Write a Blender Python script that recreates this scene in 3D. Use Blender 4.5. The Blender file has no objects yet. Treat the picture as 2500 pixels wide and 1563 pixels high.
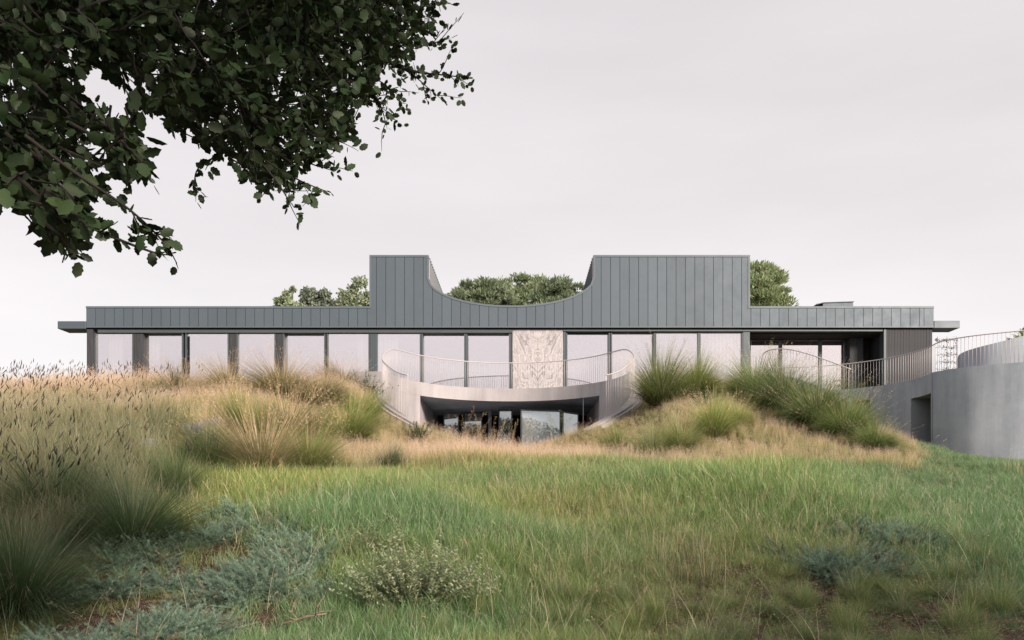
import bpy, bmesh, math, random
import numpy as np
from mathutils import Vector, Matrix
random.seed(7)
RNG = np.random.default_rng(11)
S = bpy.context.scene
C = S.collection
PI = math.pi

# ------------------------------------------------------------------ camera, sky, sun, exposure
F = 1944.0                     # focal length in pixels of a 2500 px wide picture
VX, HY = 1275.0, 1229.0        # where the optical axis and the horizon fall
cd = bpy.data.cameras.new('camera'); cam = bpy.data.objects.new('camera', cd); C.objects.link(cam)
cam.location = (0, 0, 0); cam.rotation_euler = (PI/2, 0, 0)
cd.sensor_width = 36; cd.lens = 36*F/2500
cd.shift_x = -(VX-1250)/2500; cd.shift_y = (HY-781.5)/2500
cd.clip_start = 0.05; cd.clip_end = 5000
S.camera = cam

SUN_EL, SUN_AZ = math.radians(24), math.radians(142)      # azimuth clockwise from +Y: behind the camera, on the right
W = bpy.data.worlds.new('World'); S.world = W; W.use_nodes = True
nt = W.node_tree; nt.nodes.clear()
out = nt.nodes.new('ShaderNodeOutputWorld'); bg = nt.nodes.new('ShaderNodeBackground')
sky = nt.nodes.new('ShaderNodeTexSky'); sky.sky_type = 'NISHITA'; sky.sun_disc = False
sky.sun_elevation = SUN_EL; sky.sun_rotation = SUN_AZ; sky.dust_density = 3.0
tc = nt.nodes.new('ShaderNodeTexCoord'); sep = nt.nodes.new('ShaderNodeSeparateXYZ')
nt.links.new(tc.outputs['Generated'], sep.inputs[0])
ramp = nt.nodes.new('ShaderNodeValToRGB')                  # a thin high veil of cloud, paler towards the horizon
e = ramp.color_ramp.elements
e[0].position = 0.0; e[0].color = (1.0, 0.96, 0.955, 1)
e[1].position = 0.9; e[1].color = (0.61, 0.56, 0.575, 1)
m_ = e.new(0.30); m_.color = (0.85, 0.805, 0.81, 1)
nt.links.new(sep.outputs['Z'], ramp.inputs[0])
mp = nt.nodes.new('ShaderNodeMapping'); mp.inputs['Scale'].default_value = (1.0, 1.0, 5.0); mp.inputs['Rotation'].default_value = (0.1, 0.25, 0)
nt.links.new(tc.outputs['Generated'], mp.inputs[0])
nz = nt.nodes.new('ShaderNodeTexNoise'); nz.inputs['Scale'].default_value = 1.6; nz.inputs['Detail'].default_value = 5
nt.links.new(mp.outputs[0], nz.inputs[0])
mr = nt.nodes.new('ShaderNodeMapRange'); mr.inputs[1].default_value = 0.3; mr.inputs[2].default_value = 0.7
mr.inputs[3].default_value = 9.0; mr.inputs[4].default_value = 10.4
nt.links.new(nz.outputs['Fac'], mr.inputs[0])
sc = nt.nodes.new('ShaderNodeVectorMath'); sc.operation = 'SCALE'
nt.links.new(ramp.outputs[0], sc.inputs[0]); nt.links.new(mr.outputs[0], sc.inputs['Scale'])
mx = nt.nodes.new('ShaderNodeMix'); mx.data_type = 'RGBA'; mx.inputs[0].default_value = 0.90
nt.links.new(sky.outputs[0], mx.inputs[6]); nt.links.new(sc.outputs[0], mx.inputs[7])
nt.links.new(mx.outputs[2], bg.inputs[0]); bg.inputs[1].default_value = 0.085
nt.links.new(bg.outputs[0], out.inputs[0])

sd = bpy.data.lights.new('sun', 'SUN'); sun = bpy.data.objects.new('sun', sd); C.objects.link(sun)
sd.energy = 4.9; sd.angle = math.radians(14); sd.color = (1.0, 0.84, 0.72)
to_sun = Vector((math.sin(SUN_AZ)*math.cos(SUN_EL), math.cos(SUN_AZ)*math.cos(SUN_EL), math.sin(SUN_EL)))
sun.rotation_euler = to_sun.to_track_quat('Z', 'Y').to_euler()
vs = S.view_settings; vs.view_transform = 'Standard'; vs.look = 'None'; vs.exposure = 0.44; vs.gamma = 1; vs.use_curve_mapping = False
S.cycles.max_bounces = 6; S.cycles.diffuse_bounces = 3; S.cycles.transparent_max_bounces = 12

# ------------------------------------------------------------------ helpers
def at(px, py, Y):
    return Vector(((px-VX)*Y/F, Y, (HY-py)*Y/F))
def X(px, Y=35.0): return (px-VX)*Y/F
def Z(py, Y=35.0): return (HY-py)*Y/F
def sm(t):
    t = np.clip(t, 0, 1); return t*t*(3-2*t)

def tag(o, label=None, cat=None, group=None, kind=None):
    if label: o['label'] = label
    if cat: o['category'] = cat
    if group: o['group'] = group
    if kind: o['kind'] = kind
    return o
def empty(name, loc=(0, 0, 0), label=None, cat=None, group=None):
    o = bpy.data.objects.new(name, None); C.objects.link(o); o.location = loc; o.empty_display_size = 0.2
    tag(o, label, cat, group)
    if cat: o['kind'] = 'thing'
    return o
def link(name, me, parent=None, loc=None):
    o = bpy.data.objects.new(name, me); C.objects.link(o)
    if parent is not None:
        o.parent = parent
        P = parent.location.copy()
        if parent.parent is not None: P = P + parent.parent.location
        o.location = -P if loc is None else Vector(loc)-P
    elif loc is not None: o.location = loc
    return o
def mesh(name, v, f, mat, smooth=False):
    me = bpy.data.meshes.new(name); me.from_pydata([tuple(p) for p in v], [], f)
    if mat: me.materials.append(mat)
    if smooth: me.polygons.foreach_set('use_smooth', [True]*len(me.polygons))
    me.update(); return me
def obj(name, v, f, mat, parent=None, smooth=False, bevel=0):
    me = mesh(name, v, f, mat, smooth)
    if bevel:
        bm = bmesh.new(); bm.from_mesh(me)
        bmesh.ops.bevel(bm, geom=bm.edges[:], offset=bevel, segments=1, affect='EDGES'); bm.to_mesh(me); bm.free()
    return link(name, me, parent)

class MB:
    def __init__(s): s.v = []; s.f = []
    def add(s, v, f):
        n = len(s.v); s.v += [tuple(p) for p in v]; s.f += [tuple(i+n for i in q) for q in f]; return s
    def box(s, x0, x1, y0, y1, z0, z1):
        v = [(x, y, z) for z in (z0, z1) for y in (y0, y1) for x in (x0, x1)]
        return s.add(v, [(0, 2, 3, 1), (4, 5, 7, 6), (0, 1, 5, 4), (2, 6, 7, 3), (0, 4, 6, 2), (1, 3, 7, 5)])
    def prism_xz(s, poly, y0, y1):          # poly of (x,z), extruded along y
        n = len(poly)
        v = [(x, y0, z) for x, z in poly]+[(x, y1, z) for x, z in poly]
        return s.add(v, [tuple(range(n)), tuple(range(2*n-1, n-1, -1))]+[(i, i+n, (i+1) % n+n, (i+1) % n) for i in range(n)])
    def strip(s, secs, closed_ends=True):   # quads between successive closed sections of equal point count
        k = len(secs[0]); v = [p for q in secs for p in q]; f = []
        for i in range(len(secs)-1):
            for j in range(k):
                a = i*k+j; b = i*k+(j+1) % k
                f.append((a, b, b+k, a+k))
        if closed_ends: f += [tuple(range(k-1, -1, -1)), tuple(range(len(v)-k, len(v)))]
        return s.add(v, f)
    def tube(s, pts, r, n=6, taper=1.0):
        pts = [Vector(p) for p in pts]; secs = []
        up = Vector((0.13, 0.21, 1)).normalized()
        for i, p in enumerate(pts):
            d = (pts[min(i+1, len(pts)-1)]-pts[max(i-1, 0)]).normalized()
            a = d.cross(up)
            if a.length < 0.05: a = d.cross(Vector((1, 0, 0)))
            a.normalize(); b = d.cross(a)
            rr = r*(1+(taper-1)*i/max(1, len(pts)-1))
            secs.append([p+a*(rr*math.cos(2*PI*j/n))+b*(rr*math.sin(2*PI*j/n)) for j in range(n)])
        return s.strip(secs)
    def build(s, name, mat, parent=None, smooth=False, bevel=0): return obj(name, s.v, s.f, mat, parent, smooth, bevel)

def npmesh(name, v, tris, mat, col=None):
    me = bpy.data.meshes.new(name)
    v = np.asarray(v, np.float32); tris = np.asarray(tris, np.int32)
    me.vertices.add(len(v)); me.vertices.foreach_set('co', v.ravel())
    me.loops.add(tris.size); me.loops.foreach_set('vertex_index', tris.ravel())
    me.polygons.add(len(tris)); me.polygons.foreach_set('loop_start', np.arange(0, tris.size, 3, dtype=np.int32))
    me.update(calc_edges=True)
    if col is not None:
        a = me.color_attributes.new('Col', 'FLOAT_COLOR', 'POINT')
        c = np.ones((len(v), 4), np.float32); c[:, :3] = col; a.data.foreach_set('color', c.ravel())
    me.materials.append(mat); return me

# ------------------------------------------------------------------ materials
class N:
    def __init__(s, name):
        s.m = bpy.data.materials.new(name); s.m.use_nodes = True; s.t = s.m.node_tree; s.t.nodes.clear()
        s.out = s.t.nodes.new('ShaderNodeOutputMaterial')
    def n(s, typ, **kw):
        o = s.t.nodes.new(typ)
        for k, v in kw.items(): setattr(o, k, v)
        return o
    def l(s, a, b): s.t.links.new(a, b)
    def noise(s, scale, detail=4, vec=None, rough=0.55, dist=0.0):
        o = s.n('ShaderNodeTexNoise'); o.inputs['Scale'].default_value = scale; o.inputs['Detail'].default_value = detail
        o.inputs['Roughness'].default_value = rough; o.inputs['Distortion'].default_value = dist
        if vec is not None: s.l(vec, o.inputs['Vector'])
        return o.outputs['Fac']
    def coord(s, scale=(1, 1, 1), which='Object'):
        t = s.n('ShaderNodeTexCoord'); m = s.n('ShaderNodeMapping'); m.inputs['Scale'].default_value = scale
        s.l(t.outputs[which], m.inputs[0]); return m.outputs[0]
    def ramp(s, fac, stops):
        r = s.n('ShaderNodeValToRGB'); e = r.color_ramp.elements
        e[0].position, e[0].color = stops[0][0], (*stops[0][1], 1); e[1].position, e[1].color = stops[-1][0], (*stops[-1][1], 1)
        for p, c in stops[1:-1]: q = e.new(p); q.color = (*c, 1)
        s.l(fac, r.inputs[0]); return r.outputs[0]
    def mix(s, fac, a, b, blend='MIX'):
        x = s.n('ShaderNodeMix', data_type='RGBA', blend_type=blend)
        for sock, v in ((0, fac), (6, a), (7, b)):
            if isinstance(v, (int, float)): x.inputs[sock].default_value = v
            elif isinstance(v, tuple): x.inputs[sock].default_value = (*v, 1)
            else: s.l(v, x.inputs[sock])
        return x.outputs[2]
    def bsdf(s, col, rough=0.6, metal=0.0, bump=None, bstr=0.2, bdist=0.01, spec=0.5):
        b = s.n('ShaderNodeBsdfPrincipled')
        if isinstance(col, tuple): b.inputs['Base Color'].default_value = (*col, 1)
        else: s.l(col, b.inputs['Base Color'])
        if isinstance(rough, float): b.inputs['Roughness'].default_value = rough
        else: s.l(rough, b.inputs['Roughness'])
        b.inputs['Metallic'].default_value = metal; b.inputs['Specular IOR Level'].default_value = spec
        if bump is not None:
            u = s.n('ShaderNodeBump'); u.inputs['Strength'].default_value = bstr; u.inputs['Distance'].default_value = bdist
            s.l(bump, u.inputs['Height']); s.l(u.outputs[0], b.inputs['Normal'])
        s.l(b.outputs[0], s.out.inputs[0]); return b

def m_concrete(name, ca, cb):
    n = N(name); big = n.noise(0.5, 6, n.coord(which='Object'), 0.6); streak = n.noise(1.0, 5, n.coord((2.2, 2.2, 0.22)), 0.6)
    f = n.mix(0.45, big, streak); c = n.ramp(f, [(0.38, ca), (0.5, tuple((a+b)/2 for a, b in zip(ca, cb))), (0.62, cb)])
    fine = n.noise(45, 4, n.coord()); c = n.mix(0.25, c, n.ramp(fine, [(0.35, (0.5, 0.5, 0.5)), (0.65, (1, 1, 1))]), 'MULTIPLY')
    v = n.n('ShaderNodeTexVoronoi'); v.inputs['Scale'].default_value = 5.0; n.l(n.coord(), v.inputs['Vector'])
    pit = n.ramp(v.outputs['Distance'], [(0.02, (0.55, 0.55, 0.55)), (0.05, (1, 1, 1))]); c = n.mix(0.5, c, pit, 'MULTIPLY')
    n.bsdf(c, 0.95, bump=fine, bstr=0.25, bdist=0.004, spec=0.15); return n.m
M = {}
M['concrete'] = m_concrete('concrete', (0.30, 0.292, 0.30), (0.44, 0.425, 0.435))
M['concrete_grey'] = m_concrete('concrete_blue_grey', (0.26, 0.30, 0.345), (0.41, 0.45, 0.495))
def m_metal(name, col, rough, metal, var=0.10):
    n = N(name); oi = n.n('ShaderNodeObjectInfo')
    r = n.ramp(oi.outputs['Random'], [(0.0, (1-var,)*3), (1.0, (1+var*0.4,)*3)])
    c = n.mix(1.0, col, r, 'MULTIPLY'); g = n.noise(0.7, 5, n.coord((1, 1, 0.5)))
    c = n.mix(0.35, c, n.ramp(g, [(0.3, (0.72, 0.74, 0.76)), (0.7, (1, 1, 1))]), 'MULTIPLY')
    rr = n.ramp(n.noise(2.5, 4, n.coord()), [(0.3, (rough-0.06,)*3), (0.7, (rough+0.08,)*3)])
    n.bsdf(c, rr, metal, bump=n.noise(1.2, 2, n.coord((1, 1, 0.4))), bstr=0.12, bdist=0.02); return n.m
M['zinc'] = m_metal('blue_grey_zinc', (0.088, 0.116, 0.140), 0.52, 0.30, 0.08)
M['zinc_trim'] = m_metal('zinc_trim', (0.105, 0.132, 0.155), 0.5, 0.25)
M['frame'] = m_metal('dark_green_grey_aluminium', (0.075, 0.098, 0.108), 0.42, 0.2)
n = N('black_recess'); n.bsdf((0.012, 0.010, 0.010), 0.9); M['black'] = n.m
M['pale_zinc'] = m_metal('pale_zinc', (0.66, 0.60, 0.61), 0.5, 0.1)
n = N('charred_timber'); g = n.noise(3, 6, n.coord((9, 9, 0.4)), 0.7)
n.bsdf(n.ramp(g, [(0.3, (0.016, 0.018, 0.021)), (0.7, (0.052, 0.057, 0.066))]), 0.75, bump=g, bstr=0.5, bdist=0.01); M['charred'] = n.m
n = N('steel_rail'); g = n.noise(12, 3, n.coord()); n.bsdf(n.ramp(g, [(0.3, (0.42, 0.405, 0.41)), (0.7, (0.52, 0.50, 0.505))]), 0.55, 0.1); M['rail'] = n.m
n = N('interior_plaster'); n.bsdf((0.30, 0.27, 0.26), 0.9); M['plaster'] = n.m
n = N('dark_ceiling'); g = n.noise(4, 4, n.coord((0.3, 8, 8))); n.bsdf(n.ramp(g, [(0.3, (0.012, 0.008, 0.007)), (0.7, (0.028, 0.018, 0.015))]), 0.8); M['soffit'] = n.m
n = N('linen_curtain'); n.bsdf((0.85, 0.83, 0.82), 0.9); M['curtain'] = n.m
# reflective coated glass: mostly mirrors the sky, lets a little of the room through
def m_glass(name, tint, refl):
    n = N(name); g = n.n('ShaderNodeBsdfGlossy'); g.inputs['Color'].default_value = (*tint, 1); g.inputs['Roughness'].default_value = 0.015
    u = n.n('ShaderNodeBump'); u.inputs['Strength'].default_value = 0.02; u.inputs['Distance'].default_value = 0.02
    n.l(n.noise(0.8, 2, n.coord()), u.inputs['Height']); n.l(u.outputs[0], g.inputs['Normal'])
    t = n.n('ShaderNodeBsdfTransparent'); t.inputs['Color'].default_value = (0.88, 0.90, 0.90, 1)
    x = n.n('ShaderNodeMixShader'); x.inputs[0].default_value = refl; n.l(t.outputs[0], x.inputs[1]); n.l(g.outputs[0], x.inputs[2]); n.l(x.outputs[0], n.out.inputs[0]); return n.m
M['glass'] = m_glass('reflective_glass', (1.0, 0.94, 0.97), 0.62)
M['glass_clear'] = m_glass('lower_glass', (0.80, 0.86, 0.90), 0.30)
# book-matched marble
n = N('book_matched_marble'); tcn = n.n('ShaderNodeTexCoord'); sp = n.n('ShaderNodeSeparateXYZ'); n.l(tcn.outputs['Object'], sp.inputs[0])
ab = n.n('ShaderNodeMath', operation='ABSOLUTE'); n.l(sp.outputs['X'], ab.inputs[0])
cm = n.n('ShaderNodeCombineXYZ'); n.l(ab.outputs[0], cm.inputs['X']); n.l(sp.outputs['Z'], cm.inputs['Z'])
warp = n.n('ShaderNodeTexNoise'); warp.inputs['Scale'].default_value = 0.7; warp.inputs['Detail'].default_value = 5; n.l(cm.outputs[0], warp.inputs['Vector'])
# field: a V of bands, |x| against height, folded by noise
a1 = n.n('ShaderNodeMath', operation='MULTIPLY'); a1.inputs[1].default_value = 1.25; n.l(ab.outputs[0], a1.inputs[0])
pw = n.n('ShaderNodeMath', operation='POWER'); pw.inputs[1].default_value = 1.5; n.l(a1.outputs[0], pw.inputs[0])
s1 = n.n('ShaderNodeMath', operation='SUBTRACT'); n.l(sp.outputs['Z'], s1.inputs[0]); n.l(pw.outputs[0], s1.inputs[1])
w1 = n.n('ShaderNodeMath', operation='MULTIPLY_ADD'); w1.inputs[1].default_value = 2.6; n.l(warp.outputs['Fac'], w1.inputs[0]); n.l(s1.outputs[0], w1.inputs[2])
cb_ = n.n('ShaderNodeCombineXYZ'); n.l(w1.outputs[0], cb_.inputs['X']); n.l(ab.outputs[0], cb_.inputs['Y'])
bands = n.noise(1.5, 5, cb_.outputs[0], 0.7, 0.8)
c = n.ramp(bands, [(0.28, (0.19, 0.175, 0.19)), (0.42, (0.25, 0.235, 0.25)), (0.47, (0.48, 0.47, 0.475)), (0.52, (0.26, 0.245, 0.26)), (0.58, (0.52, 0.51, 0.51)), (0.63, (0.27, 0.255, 0.265)), (0.75, (0.42, 0.41, 0.415))])
n.bsdf(c, 0.35); M['marble'] = n.m
# ground: brown soil and mulch
n = N('soil'); a = n.noise(0.5, 4, n.coord()); b = n.noise(14, 6, n.coord(), 0.7)
c = n.ramp(b, [(0.3, (0.030, 0.018, 0.013)), (0.5, (0.075, 0.046, 0.034)), (0.72, (0.16, 0.105, 0.078))])
c2 = n.ramp(b, [(0.3, (0.055, 0.055, 0.022)), (0.7, (0.20, 0.16, 0.08))])
ta = n.n('ShaderNodeTexCoord'); ts = n.n('ShaderNodeSeparateXYZ'); n.l(ta.outputs['Object'], ts.inputs[0])
mrr = n.n('ShaderNodeMapRange'); mrr.inputs[1].default_value = 10; mrr.inputs[2].default_value = 16; n.l(ts.outputs['Y'], mrr.inputs[0])
n.bsdf(n.mix(mrr.outputs[0], c, c2), 0.95, bump=b, bstr=0.8, bdist=0.04, spec=0.2); M['soil'] = n.m
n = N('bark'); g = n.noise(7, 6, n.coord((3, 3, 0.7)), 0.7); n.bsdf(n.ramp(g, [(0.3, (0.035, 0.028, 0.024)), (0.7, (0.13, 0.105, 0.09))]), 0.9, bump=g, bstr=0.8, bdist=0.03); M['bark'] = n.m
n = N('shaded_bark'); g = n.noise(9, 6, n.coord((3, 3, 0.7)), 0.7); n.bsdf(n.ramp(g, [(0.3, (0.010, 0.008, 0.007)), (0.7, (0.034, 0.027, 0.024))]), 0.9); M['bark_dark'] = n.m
n = N('dry_wood'); g = n.noise(9, 5, n.coord((1, 6, 6))); n.bsdf(n.ramp(g, [(0.3, (0.16, 0.10, 0.08)), (0.7, (0.36, 0.26, 0.22))]), 0.85); M['drywood'] = n.m
n = N('paving_stone'); g = n.noise(6, 5, n.coord()); n.bsdf(n.ramp(g, [(0.3, (0.11, 0.115, 0.13)), (0.7, (0.19, 0.195, 0.215))]), 0.85, bump=g, bstr=0.3); M['paving'] = n.m
def m_veg(name, inst, trans=0.42, rough=0.55, gloss=0.05, var=0.25):
    n = N(name); a = n.n('ShaderNodeAttribute', attribute_name='Col'); c = a.outputs['Color']
    if inst:
        t = n.n('ShaderNodeAttribute', attribute_name='tint', attribute_type='INSTANCER'); c = n.mix(1.0, c, t.outputs['Color'], 'MULTIPLY')
    else:
        oi = n.n('ShaderNodeObjectInfo'); c = n.mix(1.0, c, n.ramp(oi.outputs['Random'], [(0, (1-var, 1-var, 1-var*0.7)), (1, (1+var, 1+var*0.8, 1+var*0.3))]), 'MULTIPLY')
    d = n.n('ShaderNodeBsdfDiffuse'); tr = n.n('ShaderNodeBsdfTranslucent'); g = n.n('ShaderNodeBsdfGlossy'); g.inputs['Roughness'].default_value = rough
    n.l(c, d.inputs[0]); n.l(c, tr.inputs[0]); g.inputs[0].default_value = (0.9, 0.95, 0.9, 1)
    x = n.n('ShaderNodeMixShader'); x.inputs[0].default_value = trans; n.l(d.outputs[0], x.inputs[1]); n.l(tr.outputs[0], x.inputs[2])
    y = n.n('ShaderNodeMixShader'); y.inputs[0].default_value = gloss; n.l(x.outputs[0], y.inputs[1]); n.l(g.outputs[0], y.inputs[2]); n.l(y.outputs[0], n.out.inputs[0])
    return n.m
M['veg'] = m_veg('grass_blades', False); M['veg_i'] = m_veg('grass_blades_scattered', True)
M['leaf'] = m_veg('oak_leaf', False, 0.07, 0.5, 0.02, 0.0)
M['leaf1'] = m_veg('oak_leaf_single', False, 0.06, 0.6, 0.012, 0.3)

# ------------------------------------------------------------------ terrain
R1, C1 = 4.45, (-0.5, 29.2)
R2, C2 = 4.15, (11.2, 30.6)
FLOOR = 4.85
def wob(x, y):
    return (np.sin(x*0.9+1.3)*np.cos(y*0.7+0.4)*0.5+np.sin(x*2.1+y*1.3)*0.25+np.sin(y*2.7-x*1.9+2)*0.18)
def H(x, y):
    x = np.asarray(x, float); y = np.asarray(y, float)
    lawn = np.interp(y, [-60, 0, 5, 8, 17.5, 27, 60], [-3.0, -1.62, -1.55, -1.36, 0.78, 1.22, 1.6])
    hill = np.interp(y, [-60, 0, 5, 8, 17.2, 19, 24, 28, 31, 33, 3000], [-3.0, -1.62, -1.55, -1.36, 0.72, 1.25, 3.0, 4.12, 4.5, 4.7, 4.7])
    left = np.interp(y, [-60, 0, 5, 8, 10.5, 17, 22, 27, 31, 33, 3000], [-3.0, -1.6, -1.5, -1.3, -0.75, 1.75, 2.9, 3.8, 4.4, 4.6, 4.6])
    wl = sm((-5.6-x)/2.6); z = hill*(1-wl)+left*wl
    wr = sm((x-7.8)/5.6)*(1-sm((y-36)/2)); z = z*(1-wr)+lawn*wr
    valley = np.interp(y, [0, 5, 8, 17.5, 25, 60], [-1.62, -1.55, -1.36, 0.78, 1.40, 1.5])
    wd = np.interp(y, [24, 28.5], [3.4, 2.1])
    v = (1-sm((np.abs(x+0.5)-2.2)/wd))*(y < 36); z = z*(1-v)+valley*v
    z = z+wob(x, y)*0.10*sm((y-6)/4)*(1-sm((y-28)/3))
    z = z-0.03*np.maximum(0, np.abs(x)-30)*(y > 0)*(y < 200)*0.3
    d1 = np.hypot(x-C1[0], y-C1[1]); th = np.degrees(np.arctan2(y-C1[1], -np.abs(x-C1[0]))) % 360
    lip = 0.24*sm((th-228)/12)+np.interp(th, [150, 162, 172, 180, 200, 224, 240, 262, 275], [FLOOR, FLOOR, 4.62, 4.34, 3.60, 2.82, 2.25, 1.5, 1.4])-0.22
    near = (1-sm((d1-R1-0.4)/1.6))*sm((32.5-y)/1.5)*(th > 150)*(th < 272); z = z*(1-near)+lip*near
    z = np.where((d1 < R1+0.12) & (y > 25.2), np.minimum(z, 1.5), z)
    z = np.where((x > -4.6) & (x < 3.6) & (y > 29) & (y < 41), 1.45, z)
    d2 = np.hypot(x-C2[0], y-C2[1]); z = np.where((d2 < R2) & (x > 10.8), np.minimum(z, 1.25), z)
    return z
def ground_px(px, py):
    """where the ray through a pixel of the photograph meets the terrain"""
    Y = np.linspace(4, 34, 3001); x = (px-VX)*Y/F; z = (HY-py)*Y/F
    k = np.argmax(H(x, Y) >= z); k = k if H(x[k], Y[k]) >= z[k] else 2400
    return float(x[k]), float(Y[k]), float(H(x[k], Y[k]))

xs = np.unique(np.concatenate([np.linspace(-2500, -60, 12), np.linspace(-60, -24, 30), np.arange(-24, 24.01, 0.22), np.linspace(24, 60, 30), np.linspace(60, 2500, 12)]))
ys = np.unique(np.concatenate([np.linspace(-1500, -40, 8), np.linspace(-40, 0, 30), np.arange(0, 42.01, 0.22), np.linspace(42, 120, 20), np.linspace(120, 3000, 12)]))
GX, GY = np.meshgrid(xs, ys); GZ = H(GX, GY)
GZ = np.where(GY > 60, GZ-np.minimum(30, (GY-60)*0.02), GZ)
nv = np.stack([GX, GY, GZ], -1).reshape(-1, 3); nx, ny = len(xs), len(ys)
ii, jj = np.meshgrid(np.arange(nx-1), np.arange(ny-1)); a = (jj*nx+ii).ravel()
tr = np.concatenate([np.stack([a, a+1, a+nx+1], 1), np.stack([a, a+nx+1, a+nx], 1)])
me = npmesh('hillside', nv, tr, M['soil']); me.polygons.foreach_set('use_smooth', [True]*len(me.polygons))
tag(link('hillside_ground', me), kind='structure', label='grassy hillside rising from the camera to the house')

# ------------------------------------------------------------------ the house
house = empty('house', (0, 35, FLOOR), 'long low house clad in blue grey metal panels with a scooped roofline and mirrored windows', 'house')
Y0 = 35.0
ZB, ZL, ZT = Z(800), Z(748), Z(623)
def top_z(px, side=0):
    """height of the cladding's upper edge; side -1/+1 reads the step from the left/right"""
    px += side*0.01
    if px < 902 or px > 1831: return ZL
    if px < 1046 or px > 1448.5: return ZT
    dx = (px-1247.2)/201.2; return Z(676.5+69.5*math.sqrt(max(0, 1-dx*dx)))
steps = [902, 1046, 1448.5, 1831]
edges = [210, 233.2]+[233.2+22.86*k for k in range(1, 89)]
edges = [e for e in edges if e < 2253]+[2256, 2280]
for a, b in zip(edges[:-1], edges[1:]):
    g = 0.55; a2, b2 = a+g, b-g
    xs_ = sorted(set([a2, b2]+[s for s in steps if a2 < s < b2]+[a2+(b2-a2)*k/6 for k in range(1, 6)]))
    topl = []
    for p in xs_:
        if p in steps: topl += [(p, top_z(p, -1)), (p, top_z(p, 1))]
        else: topl.append((p, top_z(p)))
    cop = 0.085
    poly = [(X(a2), ZB+0.05), (X(b2), ZB+0.05)]+[(X(p), z-cop) for p, z in reversed(topl)]
    if a > 1046 and b < 1448 and (top_z(a)-top_z(a2)) == 0: pass
    m = MB(); m.prism_xz(poly, Y0, Y0+0.03)
    m.build('cladding_panel', M['zinc'], house)
# backing wall behind the panels and the standing seams' dark joint
def profile(n=60):
    pts = [(210, ZL), (902, ZL), (902, ZT), (1046, ZT)]
    pts += [(1046+402.5*k/n, None) for k in range(0, n+1)]
    pts += [(1448.5, ZT), (1831, ZT), (1831, ZL), (2280, ZL)]
    o = []
    for p, z in pts:
        if z is None: dx = (p-1247.25)/201.25; z = Z(676.5+69.5*math.sqrt(max(0, 1-dx*dx)))
        o.append((X(p), z))
    return o
PR = profile()
m = MB()
for (x0, z0), (x1, z1) in zip(PR[:-1], PR[1:]):
    if abs(x1-x0) > 1e-6: m.prism_xz([(x0+1e-4, ZB+0.03), (x1-1e-4, ZB+0.03), (x1-1e-4, z1-0.05), (x0+1e-4, z0-0.05)], Y0+0.045, Y0+0.2)
m.build('backing_wall', M['frame'], house)
# coping along the whole upper edge: a folded strip a little proud of the panels
secs = []
for i, (x, z) in enumerate(PR):
    p0 = Vector(PR[max(i-1, 0)]); p1 = Vector(PR[min(i+1, len(PR)-1)]); c = Vector((x, z))
    d0 = (c-p0); d1 = (p1-c); d0 = d0.normalized() if d0.length > 1e-6 else d1.normalized(); d1 = d1.normalized() if d1.length > 1e-6 else d0
    nn = Vector((-(d0.y), d0.x))+Vector((-(d1.y), d1.x)); nn = nn/max(0.6, nn.length)*1.0
    k = 1.0/max(0.5, (nn.normalized()).dot(Vector((-d1.y, d1.x)))); nn = nn.normalized()*k*0.085
    a, b = c, c-nn
    secs.append([(a.x, Y0-0.02, a.y), (b.x, Y0-0.02, b.y), (b.x, Y0+0.04, b.y), (a.x, Y0+0.22, a.y)])
m = MB(); m.strip(secs); m.build('coping', M['zinc_trim'], house)
m = MB(); m.box(X(210), X(2280), Y0-0.015, Y0+0.05, ZB, ZB+0.048); m.build('drip_edge', M['zinc_trim'], house)
# roof volumes behind the parapet
XL, XR = X(210), X(2280)
DB = 46.0
m = MB()
m.box(XL, XR, Y0+0.21, DB, ZB+0.02, ZL-0.06)
m.build('roof', M['zinc_trim'], house)
def tower(x0, x1, inner_is_right):
    m = MB(); m.box(x0+0.002, x1-0.002, Y0+0.21, Y0+8.0, ZL-0.05, ZT-0.01)
    t = m.build('tower_wall', M['zinc_trim'], house)
    xi = x1 if inner_is_right else x0
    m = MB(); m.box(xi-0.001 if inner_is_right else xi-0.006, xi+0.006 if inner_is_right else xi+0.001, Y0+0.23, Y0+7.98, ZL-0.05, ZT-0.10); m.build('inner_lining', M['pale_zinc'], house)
    m = MB(); xi = x1 if inner_is_right else x0; s = 1 if inner_is_right else -1
    for k in range(19):
        y = Y0+0.42+k*0.41
        m.box(min(xi-0.02*s, xi+0.035*s), max(xi-0.02*s, xi+0.035*s), y, y+0.035, ZL-0.05, ZT-0.012)
    q = m.build('standing_seams', M['frame'], house); q['kind'] = 'stuff'
tower(X(902), X(1046), True); tower(X(1448.5), X(1831), False)
# the scoop: a curved lining running back between the towers
secs = []
nS = 48
for k in range(nS+1):
    p = 1046+402.5*k/nS; dx = (p-1247.25)/201.25; z = Z(676.5+69.5*math.sqrt(max(0, 1-dx*dx)))
    if k in (0, nS): z = Z(676.5)
    secs.append([(X(p), Y0+0.21, z-0.02), (X(p), Y0+8, z-0.02), (X(p), Y0+8, ZL-0.3), (X(p), Y0+0.21, ZL-0.3)])
m = MB(); m.strip(secs); m.build('scoop_lining', M['zinc_trim'], house)
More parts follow.
